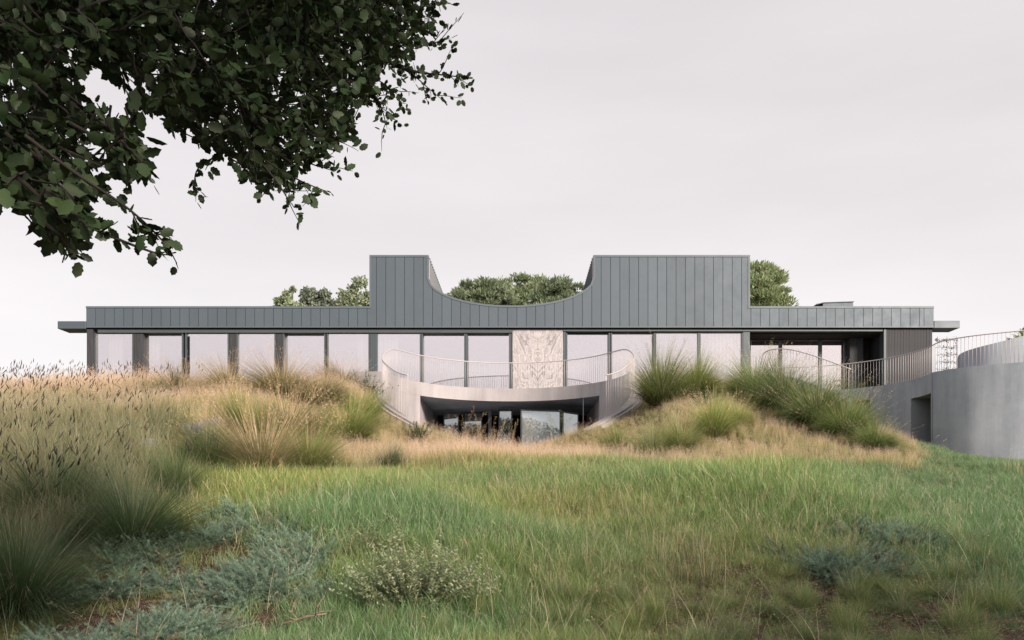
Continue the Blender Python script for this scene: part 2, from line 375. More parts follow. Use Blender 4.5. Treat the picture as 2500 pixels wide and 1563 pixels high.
# small roof lantern at the right
b0, b1 = at(1998, 746, 41), at(2083, 746, 41); t0, t1 = at(2010, 738.5, 41), at(2083, 736, 41)
m = MB(); m.prism_xz([(b0.x, ZL-0.3), (b1.x, ZL-0.3), (t1.x, t1.z-0.03), (t0.x, t0.z-0.03)], 41, 43.5)
sk = m.build('roof_lantern', M['zinc'], house)
m = MB(); m.prism_xz([(b0.x-0.1, t0.z-0.12), (t0.x, t0.z-0.03), (t1.x+0.03, t1.z-0.03), (t1.x+0.03, t1.z), (t0.x, t0.z), (b0.x-0.1, t0.z-0.08)], 40.95, 43.55); m.build('cap', M['frame'], sk)
# eaves
for p0, p1, pa, pb in ((141, 209.6, 784.5, 803), (2280.4, 2343, 783.5, 801)):
    m = MB(); m.box(X(p0), X(p1), Y0-0.02, Y0+0.9, Z(pb), Z(pa)); m.build('eave_slab', M['zinc_trim' if p0 > 1000 else 'zinc'], house, bevel=0.01)

# storey below the cladding
YF = 35.22
zc = Z(800); zg = FLOOR
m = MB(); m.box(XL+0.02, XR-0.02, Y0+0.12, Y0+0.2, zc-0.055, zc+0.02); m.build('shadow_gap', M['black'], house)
m = MB(); m.box(XL+0.45, X(1251), YF-0.10, YF+0.25, Z(813.5, YF), zc-0.06); m.build('header_beam', M['frame'], house)
m = MB(); m.box(X(1376), X(2158), YF-0.10, YF+0.25, Z(810, YF), zc-0.06); m.build('header_beam', M['frame'], house)
# windows: (glass left, glass right, glass top y, set back, curtain range)
wins = [(235, 324, 815, 0, (266, 300)), (354, 449.5, 817.5, 1, (356, 391)), (457, 556.6, 815, 0, None), (582, 670.6, 815, 0, None),
        (697.5, 794.5, 817.5, 1, None), (801.6, 900, 815, 0, (874, 900)), (922, 1025, 814, 0, (922, 973)), (1034, 1134, 816, 1, None),
        (1141.6, 1242.5, 817, 1, None), (1384.6, 1484.5, 817, 1, None), (1493, 1594, 815, 1, None), (1601.7, 1703, 812.5, 0, None), (1710, 1810, 812.5, 0, (1732, 1806))]
def curtain(x0, x1, y, z0, z1, parent):
    n_ = max(12, int((x1-x0)/0.025)); v = []; f = []
    for i in range(n_+1):
        x = x0+(x1-x0)*i/n_; yy = y+0.03*math.sin(i*0.95)+0.015*math.sin(i*0.31+1)
        v += [(x, yy, z0), (x, yy, z1)]
        if i: f.append((2*i-2, 2*i, 2*i+1, 2*i-1))
    return obj('curtain', v, f, M['curtain'], parent, True)
for gl, gr, gt, rec, cu in wins:
    y = YF+(0.22 if rec else 0.03)
    x0, x1 = X(gl, y), X(gr, y); zt = Z(gt, y); fw = 0.062
    m = MB()
    yb = YF-0.03
    for u0, u1 in ((x0-fw, x0), (x1, x1+fw)): m.box(u0, u1, yb, y+0.09, zg, Z(813.4, YF)-0.001)
    m.box(x0, x1, y-0.02, y+0.09, zt, Z(813.4, YF)-0.001 if not rec else zt+0.03)
    m.box(x0, x1, y-0.02, y+0.09, zg, zg+0.06)
    w = m.build('window', M['frame'], house)
    if rec:
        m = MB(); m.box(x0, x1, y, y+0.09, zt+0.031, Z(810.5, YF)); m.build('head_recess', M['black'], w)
    m = MB(); m.box(x0, x1, y+0.03, y+0.045, zg+0.061, zt-0.001); m.build('pane', M['glass'], w)
    if cu:
        curtain(X(cu[0], y+0.3), X(cu[1], y+0.3), y+0.3, zg+0.02, Z(806, y), w)
# piers between windows
for p0, p1 in ((327.6, 350.4), (560.2, 578.4), (674.2, 693.9), (903.6, 918.4), (1246.1, 1251)):
    m = MB(); m.box(X(p0, YF)+0.002, X(p1, YF)-0.002, YF-0.02, YF+0.3, zg, Z(813.6, YF))
    k = 3
    for i in range(k): xx = X(p0, YF)+(X(p1, YF)-X(p0, YF))*(i+0.5)/k; m.box(xx-0.02, xx+0.02, YF-0.035, YF-0.019, zg, Z(813.6, YF))
    m.build('pier', M['charred'] if p0 < 700 else M['frame'], house)
for p0, p1 in ((1375.5, 1381), (1813.6, 1830)):
    m = MB(); m.box(X(p0, YF)+0.002, X(p1, YF)-0.002, YF-0.05, YF+0.3, zg, Z(810.2, YF)); m.build('pier', M['frame'], house)
m = MB(); m.box(XL, X(231.3, YF)-0.002, Y0+0.06, Y0+0.3, zg-1.0, zc-0.06); m.build('corner_pier', M['charred'], house)
for p0, p1 in ((449.5, 457), (1134, 1141.6)):
    m = MB(); m.box(X(p0), X(p1), YF+0.06, YF+0.2, zg, 7.4); m.build('mullion', M['frame'], house)
# marble: two book-matched slabs
cxm = X(1313, YF)
for sgn in (-1, 1):
    w_ = X(1313, YF)-X(1251.5, YF)
    m = MB(); x0, x1 = sorted((sgn*0.003, sgn*w_)); m.box(x0, x1, YF-0.06, YF-0.02, zg-0.02, zc-0.055)
    o = m.build('marble_slab', M['marble']); o.parent = house
    o.location = Vector((cxm, 0, 0))-house.location
    me_ = o.data
    for v in me_.vertices: v.co.z -= 6.6
    o.location.z += 6.6
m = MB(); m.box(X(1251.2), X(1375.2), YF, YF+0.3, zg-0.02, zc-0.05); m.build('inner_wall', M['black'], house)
# rooms
m = MB(); m.box(XL+0.3, X(1812), 40.0, 40.2, zg, zc-0.05); m.box(XL+0.05, XL+0.29, YF+0.3, 40, zg, zc-0.05); m.build('room_wall', M['plaster'], house)
m = MB(); m.box(XL+0.3, X(1830), YF+0.3, 40, zc-0.08, zc-0.005); m.build('room_ceiling', M['plaster'], house)
m = MB(); m.box(XL+0.1, X(1830), YF-0.02, 40.2, zg-0.12, zg-0.001); m.build('floor', M['paving'], house)
# covered terrace at the right: dark ceiling, set back glazing, charred boards
YT = 36.7
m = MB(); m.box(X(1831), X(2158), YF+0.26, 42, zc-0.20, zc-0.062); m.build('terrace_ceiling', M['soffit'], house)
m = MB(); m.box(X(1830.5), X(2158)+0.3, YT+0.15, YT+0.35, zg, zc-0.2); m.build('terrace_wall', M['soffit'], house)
m = MB(); m.box(X(1825), X(1830), YF+0.3, YT+0.2, zg, zc-0.2); m.build('terrace_side_wall', M['charred'], house)
m = MB(); m.box(X(2155, YF), X(2160, YF)+0.01, YF-0.12, YF+0.3, zg, zc-0.06); m.build('terrace_post', M['frame'], house)
zt_ = zc-0.235
for gl, gr in ((1832, 1901), (1909, 1998), (2006, 2060)):
    x0, x1 = X(gl, YT), X(gr, YT); m = MB()
    for u0, u1 in ((x0-0.075, x0), (x1, x1+0.075)): m.box(u0, u1, YT-0.06, YT+0.08, zg, zt_+0.02)
    m.box(x0, x1, YT-0.06, YT+0.08, zt_, zt_+0.03)
    w = m.build('window', M['frame'], house)
    m = MB(); m.box(x0, x1, YT, YT+0.02, zg, zt_-0.001); m.build('pane', M['glass'], w)
m = MB(); m.box(X(2060, YT)+0.08, X(2096, YT), YT-0.5, YT+0.15, zg, zc-0.2); m.build('inner_pier', M['charred'], house)
bw = (X(2280)-X(2160, YF)-0.02)/16
bm_ = MB(); bm_.box(0, bw-0.008, 0, 0.03, 0, zc-0.06-(zg-0.6)); bme = mesh('board', bm_.v, bm_.f, M['charred'])
for k in range(16):
    o = link('board', bme, house, (X(2160, YF)+0.015+bw*k, Y0+0.12+random.uniform(-0.006, 0.006), zg-0.6))
m = MB(); m.box(X(2160, YF)+0.012, XR, Y0+0.16, 46, 1.2, zc-0.06); m.build('end_wall', M['charred'], house)
m = MB(); m.box(XL+0.01, X(1830), 45.8, 46, 1.2, zc); m.box(XL+0.02, XL+0.25, 40.3, 46, 1.2, zc); m.build('rear_wall', M['charred'], house)
# terrace deck round the first bowl
def ring_pt(c, r, deg): a = math.radians(deg); return c[0]+r*math.cos(a), c[1]+r*math.sin(a)
def arc_strip(c, r0, r1, a0, a1, z0f, z1f, n, ymax=None, bottom=None):
    secs = []
    for i in range(n+1):
        a = a0+(a1-a0)*i/n; xi, yi = ring_pt(c, r0, a); xo, yo = ring_pt(c, r1, a)
        if ymax is not None:
            if yo > ymax: yo = ymax
        z0 = z0f(a) if callable(z0f) else z0f; z1 = z1f(a) if callable(z1f) else z1f
        secs.append([(xi, yi, z0), (xi, yi, z1), (xo, yo, z1), (xo, yo, z0)])
    m = MB(); m.strip(secs); return m
bowl = empty('sunken_courtyard', (C1[0], C1[1], 1.5), 'pale concrete ring of a sunken courtyard with a curved balcony over a dark opening', 'courtyard')
arc_strip(C1, R1, R1+1.35, 1, 179, FLOOR-0.54, FLOOR, 96, ymax=35.1).build('balcony_slab', M['concrete'], bowl)
m = MB(); m.box(-19.0, C1[0]-R1-0.2, 33.9, 35.15, FLOOR-0.3, FLOOR-0.004); m.box(C1[0]+R1+0.2, 10.2, 33.9, 35.15, FLOOR-0.3, FLOOR-0.004); m.build('deck', M['paving'], bowl)
def curb_l(deg):      # height of the ramping lip
    return float(np.interp(deg, [150, 162, 172, 180, 200, 224, 240, 262], [FLOOR, FLOOR, 4.62, 4.34, 3.60, 2.82, 2.25, 1.5]))
for side in (0, 1):
    fa = (lambda d: d) if side == 0 else (lambda d: 180-d)
    secs = []
    for i in range(49):
        d = 143.5+(181-143.5)*i/48; A = fa(d); xi, yi = ring_pt(C1, R1+0.004, A); xo, yo = ring_pt(C1, R1+0.32, A)
        zt2 = min(FLOOR-0.541, curb_l(d)-0.002)
        secs.append([(xi, yi, 1.3), (xi, yi, zt2), (xo, yo, zt2), (xo, yo, 1.3)])
    m = MB(); m.strip(secs); m.build('courtyard_wall', M['concrete'], bowl)
    secs = []
    for i in range(61):
        d = 181+(262-181)*i/60; A = fa(d); xi, yi = ring_pt(C1, R1, A); xo, yo = ring_pt(C1, R1+0.30, A); zt2 = curb_l(d)
        secs.append([(xi, yi, 1.0), (xi, yi, zt2), (xo, yo, zt2), (xo, yo, 1.0)])
    m = MB(); m.strip(secs); m.build('ramping_kerb', M['concrete'], bowl)
    secs = []                                   # outer lip
    for i in range(61):
        d = 166+(262-166)*i/60; A = fa(d); xi, yi = ring_pt(C1, R1+0.303, A); xo, yo = ring_pt(C1, R1+0.42, A); zt2 = curb_l(d)-0.07
        secs.append([(xi, yi, zt2-0.5), (xi, yi, zt2), (xo, yo, zt2), (xo, yo, zt2-0.5)])
    m = MB(); m.strip(secs); m.build('outer_lip', M['concrete'], bowl)
    xj, yj = ring_pt(C1, R1+0.1, fa(143.5)); s = -1 if side == 0 else 1
    m = MB(); m.box(min(xj, xj+s*0.35), max(xj, xj+s*0.35), yj-0.05, 40, 1.3, FLOOR-0.542); m.build('side_wall', M['concrete'], bowl)
# lower room
secs = []
for i in range(41):
    a = 36.5+(143.5-36.5)*i/40; xi, yi = ring_pt(C1, R1+0.25, a); secs.append([(xi, yi, FLOOR-0.543), (xi, yi, FLOOR-0.3), (xi, 40, FLOOR-0.3), (xi, 40, FLOOR-0.543)])
m = MB(); m.strip(secs); m.build('lower_ceiling', M['concrete_grey'], bowl)
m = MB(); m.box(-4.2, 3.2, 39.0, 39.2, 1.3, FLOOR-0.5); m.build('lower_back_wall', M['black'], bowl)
m = MB(); m.box(-4.2, 3.2, 27, 40, 1.42, 1.56); m.build('lower_floor', M['paving'], bowl)
def gdoor(px0, px1, py_l, py_r, Y, g='glass_clear'):
    a, b = at(px0, py_l, Y), at(px1, py_r, Y)
    m = MB(); m.prism_xz([(a.x-0.05, 1.56), (a.x, 1.56), (a.x, a.z), (a.x-0.05, a.z+0.06)], Y-0.03, Y+0.05)
    m.prism_xz([(b.x, 1.56), (b.x+0.05, 1.56), (b.x+0.05, b.z+0.06), (b.x, b.z)], Y-0.03, Y+0.05)
    m.prism_xz([(a.x-0.05, a.z+0.061), (a.x, a.z+0.001), (b.x, b.z+0.001), (b.x+0.05, b.z+0.061)], Y-0.03, Y+0.05)
    w = m.build('glass_door', M['frame'], bowl)
    m = MB(); m.prism_xz([(a.x, 1.57), (b.x, 1.57), (b.x, b.z), (a.x, a.z)], Y, Y+0.02); m.build('pane', M[g], w)
gdoor(1274, 1366, 1003, 1006, 34.2); gdoor(1376, 1410, 1008, 1013, 34.2)
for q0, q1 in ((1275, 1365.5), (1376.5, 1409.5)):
    m = MB(); m.box(X(q0, 34.35), X(q1, 34.35), 34.33, 34.35, 1.6, Z(1009, 34.35)); m.build('reflection_panel', M['curtain'], bowl)  # added pale panel behind the pane, standing in for a bright reflection in it
gdoor(1085, 1118, 1012, 1010, 36.5); gdoor(1135, 1175, 1010, 1010, 37.5); gdoor(1220, 1248, 1002, 1002, 35.5)
m = MB(); m.box(X(1192, 37), X(1200, 37), 36.9, 37.1, 1.5, 4.3); m.build('column', M['concrete_grey'], bowl)
m = MB(); m.tube([at(1424, 1058, 32.6), at(1424, 966, 32.6)], 0.012, 6); m.build('rain_chain', M['rail'], bowl)

# railings ------------------------------------------------------------
def catmull(P, n):
    P = [Vector(p) for p in P]; P = [2*P[0]-P[1]]+P+[2*P[-1]-P[-2]]; o = []
    for i in range(1, len(P)-2):
        for k in range(n):
            t = k/n; a, b, c, d = P[i-1:i+3]
            o.append(0.5*((2*b)+(c-a)*t+(2*a-5*b+4*c-d)*t*t+(3*b-a-3*c+d)*t**3))
    o.append(P[-2]); return o
bal_me = {}
def railing(name, top, bot, step, label, mat='rail', rb=0.0078, rt=0.021, loc=None):
    """top/bot: matching dense polylines; balusters every step metres"""
    t = empty(name, top[0] if loc is None else loc, label, 'railing')
    m = MB(); m.tube(top, rt, 8); m.build('handrail', M[mat], t, True)
    acc = 0
    if mat not in bal_me:
        mb = MB(); mb.tube([(0, 0, 0), (0, 0, 1)], rb, 6); bal_me[mat] = mesh('baluster', mb.v, mb.f, M[mat], True)
    for i in range(len(top)-1):
        L = (top[i+1]-top[i]).xy.length
        while acc < L:
            k = acc/L; p = top[i].lerp(top[i+1], k); q = bot[i].lerp(bot[i+1], k)
            o = link('baluster', bal_me[mat], t, q); o.scale = (1, 1, p.z-q.z)
            acc += step
        acc -= L
    return t
top, bot = [], []
for d in np.arange(225, 89, -1.5):
    x, y = ring_pt(C1, R1+0.12, d)
    zt = float(np.interp(d, [150, 162, 172, 180, 200, 224], [FLOOR+1.1, FLOOR+1.1, FLOOR+0.93, 5.42, 4.92, 4.12])); top.append(Vector((x, y, zt))); bot.append(Vector((x, y, curb_l(d)+0.005)))
mt, mbt = [], []
for p, q in zip(top[:-1], bot[:-1]): mt.append(Vector((2*C1[0]-p.x, p.y, p.z))); mbt.append(Vector((2*C1[0]-q.x, q.y, q.z)))
top += mt[::-1]; bot += mbt[::-1]
zs_ = np.array([p.z for p in top]); zs_ = np.convolve(np.pad(zs_, 6, mode='edge'), np.ones(13)/13, 'valid')
for p, z_ in zip(top, zs_): p.z = float(z_)
railing('balcony_railing', top, bot, 0.105, 'pale metal railing with thin upright bars sweeping round the curved concrete balcony')

# ------------------------------------------------------------------ right hand courtyard, terrace and big curved wall
court = empty('curved_retaining_wall', (15.2, 29.5, 1.3), 'tall blue grey concrete wall curving out of the slope with a dark doorway', 'wall')
def seg_wall(pts, z0, z1, th, name, mat, parent):
    """vertical wall of thickness th standing behind the polyline (to its left when walking along it)"""
    secs = []
    P = [Vector(p) for p in pts]
    for i, p in enumerate(P):
        d = (P[min(i+1, len(P)-1)]-P[max(i-1, 0)]).normalized(); nrm = Vector((-d.y, d.x))
        b = p+nrm*th; za = z0(i) if callable(z0) else z0; zb = z1(i) if callable(z1) else z1
        secs.append([(p.x, p.y, za), (p.x, p.y, zb), (b.x, b.y, zb), (b.x, b.y, za)])
    m = MB(); m.strip(secs); return m.build(name, mat, parent)
arc = lambda a0, a1, n: [ring_pt(C2, R2, a0+(a1-a0)*i/n) for i in range(n+1)]
G = M['concrete_grey']
seg_wall(arc(88, 38.2, 20), FLOOR-0.52, FLOOR, 0.9, 'fascia', G, court)
seg_wall([ring_pt(C2, R2+0.45, 88-(88-38)*i/16) for i in range(17)], 1.0, FLOOR-0.521, 0.3, 'recessed_wall', G, court)
seg_wall(arc(38, 10, 14), 1.0, FLOOR, 0.9, 'wall_length', G, court)
seg_wall(arc(9.98, -11.98, 12), 4.12, FLOOR-0.001, 0.9, 'door_lintel', G, court)
seg_wall(arc(-12, -15.5, 4), 1.0, FLOOR, 0.9, 'door_jamb', G, court)
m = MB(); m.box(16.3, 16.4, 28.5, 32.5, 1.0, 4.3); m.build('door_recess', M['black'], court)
bigp = catmull([(*ring_pt(C2, R2, -16),), (15.42, 28.85), (15.85, 28.25), (16.5, 27.75), (17.3, 27.3), (18.4, 26.95), (19.8, 26.8), (21.5, 26.95), (23.5, 27.6)] and
               [(p[0], p[1], 0) for p in [ring_pt(C2, R2, -16), (15.42, 28.85), (15.85, 28.25), (16.5, 27.75), (17.3, 27.3), (18.4, 26.95), (19.8, 26.8), (21.5, 26.95), (23.5, 27.6)]], 8)
seg_wall([(p.x, p.y) for p in bigp], 0.6, FLOOR-0.002, 0.9, 'curved_wall', G, court)
m = MB()
dp = [(p.x+0.5, p.y+0.5) for p in bigp]+[(24, 36), (18.3, 36), (18.3, 35.1), (12.2, 35.1)]
v = [(x, y, FLOOR-0.25) for x, y in dp]+[(x, y, FLOOR-0.006) for x, y in dp]
a_ = [ring_pt(C2, R2+0.3, 88-(88+14)*i/30) for i in range(31)]
secs = [[(x, y, FLOOR-0.3), (x, y, FLOOR-0.007), (x+2.2 if i > 12 else x, 35.1 if i <= 12 else y+1.5, FLOOR-0.007), (x+2.2 if i > 12 else x, 35.1 if i <= 12 else y+1.5, FLOOR-0.3)] for i, (x, y) in enumerate(a_)]
m.strip(secs); m.build('deck_edge', M['paving'], court)
m = MB(); m.add([(16, 29.2, FLOOR-0.2), (24, 28.3, FLOOR-0.2), (24, 40, FLOOR-0.2), (16, 40, FLOOR-0.2), (16, 29.2, FLOOR-0.01), (24, 28.3, FLOOR-0.01), (24, 40, FLOOR-0.01), (16, 40, FLOOR-0.01)],
               [(3, 2, 1, 0), (4, 5, 6, 7), (0, 1, 5, 4), (1, 2, 6, 5), (2, 3, 7, 6), (3, 0, 4, 7)]); m.build('deck', M['paving'], court)
for a_ in (-15.7, 38.1):
    x_, y_ = ring_pt(C2, R2-0.004, a_); x2, y2 = ring_pt(C2, R2-0.004, a_-0.25)
    m = MB(); m.add([(x_, y_, 1.0), (x2, y2, 1.0), (x2+.02, y2+.01, 1.0), (x_+.02, y_+.01, 1.0), (x_, y_, FLOOR-.01), (x2, y2, FLOOR-.01), (x2+.02, y2+.01, FLOOR-.01), (x_+.02, y_+.01, FLOOR-.01)], [(3, 2, 1, 0), (4, 5, 6, 7), (0, 1, 5, 4), (1, 2, 6, 5), (2, 3, 7, 6), (3, 0, 4, 7)])
    m.build('joint', M['frame'], court)
# railing on it
pts = [Vector((*ring_pt(C2, R2+0.15, d), 0)) for d in np.arange(100, -14, -2.5)]+[Vector((p.x+0.13, p.y+0.08, 0)) for p in bigp[4:]]
top = [Vector((p.x, p.y, FLOOR+1.1)) for p in pts]; bot = [Vector((p.x, p.y, FLOOR)) for p in pts]
railing('terrace_railing', top, bot, 0.128, 'long grey metal railing along the edge of the curved retaining wall')
# stair rail
sp = catmull([at(1862, 868, 31.9), at(1870, 859, 31.5), at(1890, 853, 31.1), at(1925, 853, 30.6), at(1975, 865, 30.0), at(2030, 884, 29.4), at(2078, 902, 29.0)], 6)
bt = [Vector((p.x, p.y, p.z-1.05)) for p in sp]
railing('stair_railing', sp, bt, 0.13, 'short arched metal stair railing rising behind the tall grass right of the balcony')
st = empty('stair', (11, 29.5, 1.3), 'narrow curved concrete stair mostly hidden behind tall grass', 'stair')
secs = []
for i, p in enumerate(bt): secs.append([(p.x-0.1, p.y-0.06, 1.0), (p.x-0.1, p.y-0.06, p.z), (p.x+0.1, p.y+0.2, p.z), (p.x+0.1, p.y+0.2, 1.0)])
m = MB(); m.strip(secs); m.build('stringer', G, st)
# raised parapet beyond the railing at far right
pw_ = [at(2337, 877, 31.0), at(2342, 866, 30.6), at(2362, 856, 30.2), at(2400, 845, 29.7), at(2457, 831, 29.3), at(2520, 816, 29.1), at(2640, 800, 29.3)]
pw_ = catmull(pw_, 5)
pp = empty('parapet', (pw_[0].x, pw_[0].y, FLOOR), 'curved concrete parapet rising behind the railing at the far right', 'wall')
seg_wall([(p.x, p.y) for p in pw_], FLOOR-0.3, lambda i: pw_[i].z, 0.3, 'parapet_wall', G, pp)

# ------------------------------------------------------------------ vegetation builders
def blades(root, az, phi, bend, L, w, cb, ct, seg=3, twist=0.9, rng=RNG):
    n = len(root); cb = np.broadcast_to(cb, (n, 3)); ct = np.broadcast_to(ct, (n, 3))
    az = np.asarray(az); L = np.broadcast_to(L, (n,)); w = np.broadcast_to(w, (n,))
    tw = az+rng.uniform(-twist, twist, n); s = np.stack([-np.sin(tw), np.cos(tw), np.zeros(n)], 1)
    nvp = 2*seg+1; V = np.zeros((n, nvp, 3)); K = np.zeros((n, nvp, 3)); p = np.array(root, float)
    dirs = None
    for j in range(seg+1):
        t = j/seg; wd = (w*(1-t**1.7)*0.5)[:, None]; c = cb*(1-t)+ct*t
        if j < seg:
            V[:, 2*j] = p-s*wd; V[:, 2*j+1] = p+s*wd; K[:, 2*j] = c; K[:, 2*j+1] = c
            th = phi+bend*(j+0.5)/seg; l = (L/seg)
            d = np.stack([np.sin(th)*np.cos(az), np.sin(th)*np.sin(az), np.cos(th)], 1); p = p+d*l[:, None]; dirs = d
        else: V[:, -1] = p; K[:, -1] = c
    T = []
    for j in range(seg-1):
        a = 2*j; T += [[a, a+1, a+3], [a, a+3, a+2]]
    a = 2*(seg-1); T.append([a, a+1, a+2]); T = np.array(T)
    tris = (np.arange(n)*nvp)[:, None, None]+T[None]
    return V.reshape(-1, 3), tris.reshape(-1, 3), K.reshape(-1, 3), p, dirs
class VG:
    def __init__(s): s.v = []; s.t = []; s.c = []; s.n = 0
    def add(s, v, t, c): s.v.append(v); s.t.append(t+s.n); s.c.append(c); s.n += len(v)
    def blades(s, *a, **k):
        v, t, c, tip, d = blades(*a, **k); s.add(v, t, c); return tip, d
    def mesh(s, name, mat): return npmesh(name, np.concatenate(s.v), np.concatenate(s.t), mat, np.clip(np.concatenate(s.c), 0.002, 0.9))
def place(tv, tt, pos, Rm, sc, col):
    """copies of a small template (tv, tt) at pos, turned by Rm, scaled by sc, coloured col (n,3)"""
    n = len(pos); k = len(tv); v = np.einsum('nij,kj->nki', Rm, tv)*np.asarray(sc).reshape(n, 1, 1)+pos[:, None, :]
    t = (np.arange(n)*k)[:, None, None]+np.asarray(tt)[None]
    return v.reshape(-1, 3), t.reshape(-1, 3), np.repeat(col, k, 0)
def frames(d, roll):
    """rotation matrices whose local +X points along d"""
    d = d/np.linalg.norm(d, axis=1, keepdims=True); up = np.array([0.05, 0.03, 1.0]); a = np.cross(up, d); a /= np.linalg.norm(a, axis=1, keepdims=True)+1e-9; b = np.cross(d, a)
    c, s = np.cos(roll)[:, None], np.sin(roll)[:, None]; y = a*c+b*s; z = -a*s+b*c
    return np.stack([d, y, z], 2)
def rnd(n, a, b, rng=RNG): return rng.uniform(a, b, n)
def jit(c, n, k=0.2, rng=RNG):
    c = np.asarray(c); return c[None]*(1+rng.uniform(-k, k, (n, 1)))*(1+rng.uniform(-k*0.35, k*0.35, (n, 3)))
SPIND = (np.array([[0, 0, 0], [0.35, 0.09, 0], [0.35, -0.045, 0.078], [0.35, -0.045, -0.078], [0.75, 0.06, 0], [0.75, -0.03, 0.05], [0.75, -0.03, -0.05], [1.05, 0, 0]]),
         np.array([[0, 1, 2], [0, 2, 3], [0, 3, 1], [1, 4, 5], [1, 5, 2], [2, 5, 6], [2, 6, 3], [3, 6, 4], [3, 4, 1], [4, 7, 5], [5, 7, 6], [6, 7, 4]]))
SLIVER = (np.array([[0, 0, 0], [0.5, 0.09, 0.02], [0.5, -0.09, 0.02], [1, 0, 0]]), np.array([[0, 1, 2], [1, 3, 2]]))
GREEN = (0.15, 0.225, 0.085); DGREEN = (0.11, 0.155, 0.065); GOLD = (0.70, 0.52, 0.30); STRAW = (0.60, 0.52, 0.35); PINKY = (0.74, 0.55, 0.42); OLIVE = (0.26, 0.28, 0.13); BLUEG = (0.205, 0.305, 0.225)
def panicle(vg, tip, d, n_sub, length, spread, col, size=0.02, rng=RNG):
    """airy seed head: small slivers round the last part of each stem"""
    n = len(tip); rep = np.repeat(np.arange(n), n_sub); k = len(rep)
    u = rng.uniform(0, 1, k); off = rng.normal(0, 1, (k, 3)); off /= np.linalg.norm(off, axis=1, keepdims=True)
    base = tip[rep]-d[rep]*(u*length)[:, None]+off*(spread*(0.15+u*0.85)*rng.uniform(0.2, 1, k))[:, None]
    dd = d[rep]*0.8+off*0.7; Rm = frames(dd, rng.uniform(0, 6.28, k)); v, t, c = place(*SLIVER, base, Rm, size*rng.uniform(0.6, 1.4, k), jit(col, k, 0.25, rng)); vg.add(v, t, c)
def disc(n, r, rng=RNG):
    a = rng.uniform(0, 6.28, n); q = r*np.sqrt(rng.uniform(0, 1, n)); return np.stack([q*np.cos(a), q*np.sin(a), np.full(n, -0.02)], 1), a
# small clumps used for the uncountable cover
def clump_lawn(seed, hue=GREEN, n=75, r=0.17, h=(0.10, 0.34), w=0.0055, dry=0.18):
    g = np.random.default_rng(seed); vg = VG(); root, a = disc(n, r, g)
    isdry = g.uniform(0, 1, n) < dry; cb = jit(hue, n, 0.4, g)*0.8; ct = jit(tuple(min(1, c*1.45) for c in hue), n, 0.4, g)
    cb[isdry] = jit(STRAW, isdry.sum(), 0.2, g)*0.8; ct[isdry] = jit(STRAW, isdry.sum(), 0.2, g)
    vg.blades(root, g.uniform(0, 6.28, n), g.uniform(0.0, 0.45, n), g.uniform(0.1, 1.1, n), g.uniform(*h, n), w*g.uniform(0.6, 1.3, n), cb, ct, 3, rng=g); return vg.mesh('lawn_clump', M['veg_i'])
def clump_meadow(seed, hue, n=60, r=0.22, h=(0.3, 0.75), stems=7, seedc=PINKY, w=0.008, sh=(0.7, 1.05), sub=26):
    g = np.random.default_rng(seed); vg = VG(); root, a = disc(n, r, g)
    cb = jit(hue, n, 0.25, g)*0.7; ct = jit(tuple(x*1.2 for x in hue), n, 0.25, g)
    m_ = g.uniform(0, 1, n) < 0.45; ct[m_] = jit(GOLD, m_.sum(), 0.2, g)
    lean = g.uniform(0, 6.28)
    vg.blades(root, lean*0.15+g.uniform(0, 6.28, n), g.uniform(0.03, 0.45, n), g.uniform(0.1, 1.0, n), g.uniform(*h, n), w*g.uniform(0.6, 1.3, n), cb, ct, 3, rng=g)
    if stems:
        root, a = disc(stems, r, g)
        tip, d = vg.blades(root, g.uniform(0, 6.28, stems), g.uniform(0.0, 0.25, stems), g.uniform(0.0, 0.5, stems), g.uniform(*sh, stems), 0.005, jit(GOLD, stems, 0.2, g), jit(STRAW, stems, 0.2, g), 4, rng=g)
        panicle(vg, tip, d, sub, 0.28, 0.05, seedc, 0.022, g)
    return vg.mesh('meadow_clump', M['veg_i'])
def clump_foxtail(seed, n=60, stems=5):
    g = np.random.default_rng(seed); vg = VG(); root, a = disc(n, 0.24, g)
    cb = jit(DGREEN, n, 0.25, g); ct = jit((0.30, 0.33, 0.16), n, 0.3, g); m_ = g.uniform(0, 1, n) < 0.5; ct[m_] = jit(STRAW, m_.sum(), 0.2, g)*0.9
    vg.blades(root, g.uniform(0, 6.28, n), g.uniform(0.03, 0.4, n), g.uniform(0.1, 1.0, n), g.uniform(0.4, 0.95, n), 0.007*g.uniform(0.6, 1.3, n), cb, ct, 3, rng=g)
    if not stems: return vg.mesh('foxtail_clump', M['veg_i'])
    root, a = disc(stems, 0.2, g)
    tip, d = vg.blades(root, g.uniform(-0.6, 0.9, stems), g.uniform(0.0, 0.3, stems), g.uniform(0.05, 0.6, stems), g.uniform(0.8, 1.3, stems), 0.0055, jit((0.2, 0.21, 0.1), stems, 0.2, g), jit((0.26, 0.22, 0.12), stems, 0.2, g), 4, rng=g)
    v, t, c = place(*SPIND, tip, frames(d, g.uniform(0, 6, stems)), g.uniform(0.09, 0.16, stems), jit((0.11, 0.095, 0.07), stems, 0.4, g)); vg.add(v, t, c)
    panicle(vg, tip+d*0.08, d, 12, 0.10, 0.012, (0.20, 0.15, 0.10), 0.02, g)
    return vg.mesh('foxtail_clump', M['veg_i'])
